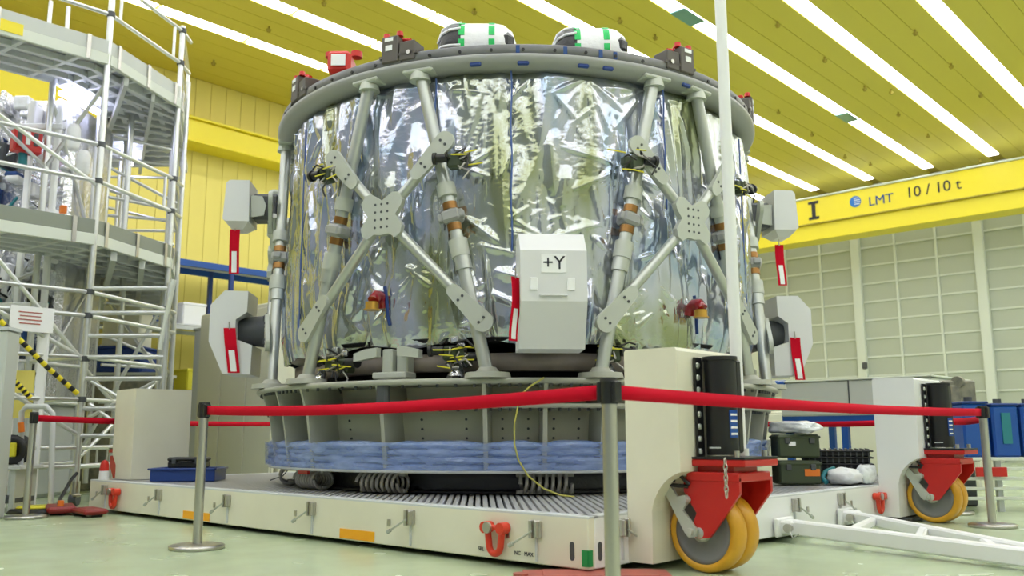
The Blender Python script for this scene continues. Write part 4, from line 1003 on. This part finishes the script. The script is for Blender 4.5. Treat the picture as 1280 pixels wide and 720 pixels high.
# bracing: lower storeys
for (A, za, B, zb) in ((P0, 2.8, P1, 1.6), (P0.lerp(P1, .45), 3.0, P1, 1.55), (P0.lerp(P1, .1), 2.1, P1, .75), (P0, 4.9, P1, 3.6), (P0, 5.1, Q1, 4.0), (P1, 4.85, Q1, 4.0), (P1, 3.1, Q2, 2.6), (P2, 5.0, P3, 3.3),
                       (P1, 1.5, P2, .5), (P1, .5, P2, 1.5), (Q1, 2.7, Q0, 1.4), (Q1, 1.2, Q2, 2.6), (Q2, .4, P2, 2.5), (Q3, 2.8, P2, 1.5), (Q1, 4.9, Q2, 3.3), (Q2, 4.9, Q3, 3.2)):
    rod(zz_(A, za), zz_(B, zb), .024)
for z in (.42, .62, 1.15, 1.62):
    for (A, B) in ((P0, P1), (P1, P2), (Q0, Q1), (P1, Q1), (Q1, Q2), (P2, P3)): rod(zz_(A, z), zz_(B, z), .028 if z < .7 else .024)
for k in range(7):
    rod(zz_(P0.lerp(P1, .35+.09*k), .42), zz_(P0.lerp(P1, .35+.09*k), .62), .012)
    rod(zz_(P1.lerp(P2, .1+.12*k), .42), zz_(P1.lerp(P2, .1+.12*k), .62), .012)
# ladder frame standing out from the corner post
LQ = P1+V((.66, .61, 0))
rod(zz_(LQ, .12), zz_(LQ, 2.46), .03); rod(zz_(LQ+V((-.03, -.05, 0)), 1.7), zz_(LQ+V((.03, .03, 0)), 2.5), .03, m='wallrail')
for z in (.75, 1.05, 1.38, 1.62, 1.86, 2.12, 2.40): rod(zz_(P1, z), zz_(LQ, z), .028)
for (za, zb) in ((1.1, .6), (1.35, .95), (.95, 1.35)): rod(zz_(P1.lerp(LQ, .1), za), zz_(P1.lerp(LQ, .9), zb), .02)
# cool work lamps under the upper level, over the satellite
for (A, B) in ((Q0.lerp(Q1, .2), Q0.lerp(Q1, .55)), (Q1.lerp(Q2, .1), Q1.lerp(Q2, .9)), (Q2+V((-1.1, .75, 0)), Q2+V((-1.9, 1.2, 0)))):
    d = (B-A).normalized(); MB().box(zz_((A+B)/2+V((.12, 0, 0)), 4.965), ((B-A).length, .09, .05), ax=(d, UZ.cross(d), UZ), b=.01).build('work_lamp', 'worklamp', ga)
# couplers and casters
for (P, zs) in ((P1, (5.72, 6.18, 4.10, 3.66, 2.36, 2.09, 1.6, 1.15)), (P2, (5.72, 6.18, 4.10, 3.66, 2.36))):
    for z in zs: MB().cyl(zz_(P, z-.03), zz_(P, z+.03), .05, n=10).build('coupler', 'dark', ga)
for P in (P0, P1, P2, LQ, Q1):
    k = MB().cyl(zz_(P, .12), zz_(P, .26), .05, n=12).box(zz_(P, .11), (.14, .08, .03), b=.006).build('caster_stem', 'steel', ga)
    MB().cyl(zz_(P, .065)+V((-.03, -.03, 0)), zz_(P, .065)+V((.03, .03, 0)), .065, n=18).build('caster_wheel', 'dark', k)
q = atw(8, 32, P0+V((.05, 0, 0)), P1+V((.05, 0, 0))); MB().box(q, (.012, .34, .13)).build('yellow_label', 'yellow', ga)
# notice and warning chains on the lower rails
q = atw(40, 399, P0+V((.06, 0, 0)), P1+V((.06, 0, 0)))
nt_ = MB().box(q, (.008, .44, .27)).build('notice', 'paper'); tag(nt_, 'pale printed notice tied to the scaffold rail at far left', 'notice')
m_ = MB()
for k in range(4): m_.box(q+V((.006, -.02, .07-.04*k)), (.004, .24-.03*(k % 2), .012))
o = m_.build('print_line', 'pink', nt_)
def chain(pts, lab):
    t = thing('warning_chain', pts[0], lab, 'warning bar', 'yellow and black warning bars'); N = 22
    for i in range(N):
        def pt(s2):
            s3 = s2*(len(pts)-1); j = min(int(s3), len(pts)-2); return pts[j].lerp(pts[j+1], s3-j)
        MB().cyl(pt(i/N), pt((i+1)/N), .028, n=8).build('band', 'yellow' if i % 2 else 'black', t)
F1 = V((.25, -.05, 0))
chain([atw(x, y, P0+F1, P1+F1) for x, y in ((-18, 383), (25, 425), (60, 460), (97, 492))], 'upper yellow and black bar across the scaffold at far left')
chain([atw(x, y, P0+F1*1.6, P1+F1*1.6) for x, y in ((-25, 440), (5, 465), (22, 480), (38, 497))], 'lower yellow and black bar across the scaffold at far left')

# second satellite inside the gallery
sa = thing('satellite', (-9.4, -.6, 0), 'bright white satellite half hidden inside the scaffold gallery', 'spacecraft')
def sbox(x, y, dep_, d, nm, m, b=.03, rz=0): 
    return MB().box(atd(x, y, dep_), d, rz=rz, b=b).build(nm, m, sa)
cs_ = atd(30, 300, 11.7); cs_.z = 0
FT = V((RT.x, RT.y, 0)).normalized(); FC = V((FT.y, -FT.x, 0)); AXS = (FT, -FC, UZ)
MB().box(zz_(cs_, 3.1), (1.65, 1.1, 3.9), ax=AXS, b=.08).build('body', 'silverfoil', sa)
MB().box(zz_(cs_, .58), (1.3, 1.0, 1.16), ax=AXS, b=.05).build('adapter', 'pale', sa)
rg = random.Random(11)
for k in range(150):
    u, z = rg.uniform(-.8, .8), rg.uniform(1.5, 4.95); d = (rg.uniform(.05, .22), rg.uniform(.05, .25), rg.uniform(.06, .36))
    m_ = rg.choice(['sheet', 'silverfoil', 'whitecloth', 'silverfoil', 'paper', 'dark', 'whitecloth', 'pale', 'silverfoil', 'paper', 'inkblue', 'sheet'])
    MB().box(zz_(cs_, z)+FC*(.56+d[1]/2)+FT*u, d, ax=AXS, b=.02).build('equipment_unit', m_, sa)
for k in range(44):
    u, z = rg.uniform(-.8, .8), rg.uniform(1.6, 4.8); p = zz_(cs_, z)+FC*.72+FT*u
    MB().tube([p, p+FT*rg.uniform(-.2, .2)+UZ*rg.uniform(-.2, .2)+FC*.12, p+FT*rg.uniform(-.25, .25)+UZ*rg.uniform(-.4, .3)], rg.uniform(.008, .022), 8).build('pipe', rg.choice(['strut', 'silverfoil', 'black', 'whitecloth', 'teal']), sa)
for u in (-.7, -.05, .45, .78): MB().box(zz_(cs_, 3.2)+FC*.84+FT*u, (.07, .06, 3.4), ax=AXS, b=.01).build('upright', 'paper', sa)
for z in (2.3, 3.45, 4.55): MB().box(zz_(cs_, z)+FC*.88, (1.7, .05, .07), ax=AXS, b=.01).build('rail', 'paper', sa)
q = atd(33, 178, 10.72)
k = MB().box(q, (.16, .32, .28), b=.02).build('red_unit', 'red', sa)
for i in range(3): MB().box(q+V((.085, -.1+.09*i, .03)), (.02, .05, .16), b=.005).build('slot', 'whitecloth' if i == 1 else 'dark', k)
MB().cyl(atd(28, 212, 10.7), atd(29, 188, 10.7), .05, n=12).build('teal_tube', 'teal', sa)
MB().box(atd(79, 262, 10.6), (.07, .07, .10), b=.01).build('orange_cap', 'orangecap', sa)
for (x, y) in ((92, 172), (104, 205)):
    MB().lathe([(0, -.16), (.05, -.16), (.075, -.1), (.075, .1), (.05, .16), (0, .16)], atd(x, y, 10.62), n=16).build('white_tank', 'whitecloth', sa)

# things at the foot of the scaffold
ca = thing('grey_locker', (-6.9, -1.9, 0), 'grey upright locker cut by the left edge of the frame', 'locker'); o = atd(3, 505, 8.3)
MB().box((o.x-.05, o.y-.1, .86), (.22, .36, 1.72), rz=D(-47), b=.015).build('body', 'box', ca); MB().box((o.x-.05, o.y-.1, 1.74), (.24, .38, .03), rz=D(-47)).build('top', 'pale', ca)
wp = thing('display_stand', (-8.0, -.9, 0), 'white upright frame with two yellow boards behind the warning bars', 'frame'); o = atd(33, 470, 9.6); vd = V((RT.x, RT.y, 0)).normalized()
for u in (-.13, .16): MB().box(V((o.x, o.y, .95))+vd*u, (.10 if u > 0 else .05, .04, 1.9), ax=(vd, V((-vd.y, vd.x, 0)), UZ), b=.006).build('upright', 'paper', wp)
for z in (1.33, 1.06): MB().box(V((o.x, o.y, z))+vd*-.01, (.20, .02, .24), ax=(vd, V((-vd.y, vd.x, 0)), UZ)).build('yellow_board', 'wallyellow', wp)
rl_ = thing('cable_reel', (-7.2, -1.0, 0), 'black cable reel with a yellow plug on the grey bench', 'cable reel'); o = atd(19, 562, 9.0)
MB().lathe([(.05, -.07), (.15, -.07), (.15, -.055), (.08, -.05), (.08, .05), (.15, .055), (.15, .07), (.05, .07)], o, (FW.x, FW.y, 0), 24, closed=True).build('drum', 'black', rl_)
MB().box(o-V((FW.x, FW.y, 0))*.1+vd*.03, (.06, .05, .14), ax=(vd, V((-vd.y, vd.x, 0)), UZ), b=.01).build('yellow_plug', 'tie', rl_)
bh = thing('grey_bench', (o.x, o.y, 0), 'grey low bench at the foot of the scaffold, left edge', 'bench'); zb = o.z-.155
MB().box((o.x-.12, o.y-.06, zb-.02), (.60, .45, .04), rz=D(43), b=.006).build('top', 'pale', bh)
for u in (-.24, .22): MB().box(V((o.x-.12, o.y-.06, (zb-.04)/2))+vd*u, (.05, .4, zb-.04), rz=D(43), b=.004).build('side', 'box', bh)
MB().box((o.x-.12, o.y-.06, .12), (.5, .36, .06), rz=D(43), b=.01).build('shelf', 'dark', bh)
cp = thing('cable_ramp', (-6.3, -1.0, 0), 'black and yellow floor ramp behind the far left post', 'cable ramp')
MB().lathe([(0, 0), (.34, 0), (.30, .04), (0, .045)], (-6.62, -.35, 0), n=28).build('disc', 'black', cp); MB().lathe([(0, .045), (.20, .044), (.18, .062), (0, .066)], (-6.66, -.40, 0), n=24).build('yellow_top', 'tie', cp)
hs = thing('bent_handle', (-7.4, -.75, 0), 'bent grey tube handle beside the far left post', 'handle'); o1 = [atd(x, y, 9.0) for x, y in ((28, 600), (27, 515), (33, 508), (58, 508), (66, 516), (66, 605))]
o1[0].z = .0; o1[-1].z = .0; MB().tube(o1, .028, 10).build('tube', 'pale', hs)
MB().cyl(atd(27, 540, 8.95), atd(26, 528, 8.95), .03, n=10).build('orange_cap', 'orangecap', hs)

# racks, cabinets behind the scaffold along the left wall
rk = thing('pallet_rack', (-12.6, 4.8, 0), 'tall rack with blue beams and dark posts against the yellow wall', 'rack')
for y in (.2, 2.2, 4.75, 6.6):
    for x in (-13.1, -12.3): MB().box((x, y, 2.05), (.08, .08, 4.1), b=.006).build('post', 'navy', rk)
for z in (3.9, 2.7, 1.5):
    for x in (-13.1, -12.3): MB().box((x, 3.4, z), (.06, 6.5, .12 if z > 3 else .07), b=.006).build('beam', 'blue' if z > 3 else 'pale', rk)
    MB().box((-12.7, 3.4, z+.06), (.76, 6.4, .02)).build('shelf', 'pale', rk)
for k, (y, z, dy, hh, mm, lab) in enumerate(((.9, 1.57, .9, .7, 'cabinet', 'cream carton on the rack seen through the scaffold'), (1.9, 1.57, .5, .8, 'blue', 'blue drum box on the middle rack shelf'), (2.9, 1.57, .6, .5, 'dark', 'dark crate on the middle rack shelf'),
                                              (4.1, 2.77, .45, .42, 'paper', 'white box on the upper rack shelf'), (3.2, 2.77, .5, .5, 'blue', 'blue box on the upper rack shelf'), (4.2, 1.57, .35, .4, 'tie', 'yellow box on the middle rack shelf'))):
    t = thing('storage_box', (-12.7, y, z), lab, 'box'); MB().box((-12.7, y, z+hh/2), (.6, dy, hh), b=.02).build('body', mm, t); MB().box((-12.7, y, z+hh-.03), (.62, dy+.02, .05), b=.01).build('lid', mm, t)
cc = thing('tall_cabinet', (-9.6, 3.9, 0), 'large cream cabinet standing behind the left end of the trolley', 'cabinet')
MB().box((-9.75, 4.05, 1.38), (2.3, 1.2, 2.76), b=.02).build('body', 'cabinet', cc)
for k in range(3): MB().box((-10.5+.76*k, 3.44, 1.38), (.73, .02, 2.62), b=.006).build('door', 'cabinet', cc)
gp = thing('grey_partition', (-11.6, 3.4, 0), 'grey partition panel left of the large cream cabinet', 'partition')
MB().box((-11.45, 3.9, 1.3), (.85, .1, 2.6), b=.01).build('panel', 'pale', gp); MB().box((-11.45, 3.9, 2.62), (.9, .14, .04)).build('cap', 'strut', gp)
o = atd(158, 436, 13.0)
lc = thing('large_crate', (o.x, o.y, 0), 'large olive grey crate on the floor behind the scaffold ladder', 'crate')
MB().box((o.x, o.y, .80), (1.2, .7, 1.6), rz=D(43), b=.02).build('body', 'tan', lc); MB().box((o.x, o.y, 1.62), (1.24, .74, .04), rz=D(43)).build('lid', 'box', lc)
bt = thing('blue_container', (o.x, o.y, 1.64), 'blue container on the olive grey crate behind the scaffold ladder', 'container')
MB().box((o.x, o.y, 1.82), (.72, .6, .36), rz=D(43), b=.03).build('body', 'navy', bt); MB().box((o.x, o.y, 2.0), (.76, .64, .04), rz=D(43), b=.01).build('lid', 'navy', bt)
wc = thing('white_carton', (o.x, o.y, 2.02), 'cream carton on top of the blue container behind the scaffold', 'carton')
MB().box((o.x, o.y, 2.02+.31), (.55, .45, .62), rz=D(43), b=.02).build('body', 'cabinet', wc); MB().box((o.x, o.y, 2.655), (.57, .47, .03), rz=D(43)).build('lid', 'paper', wc)
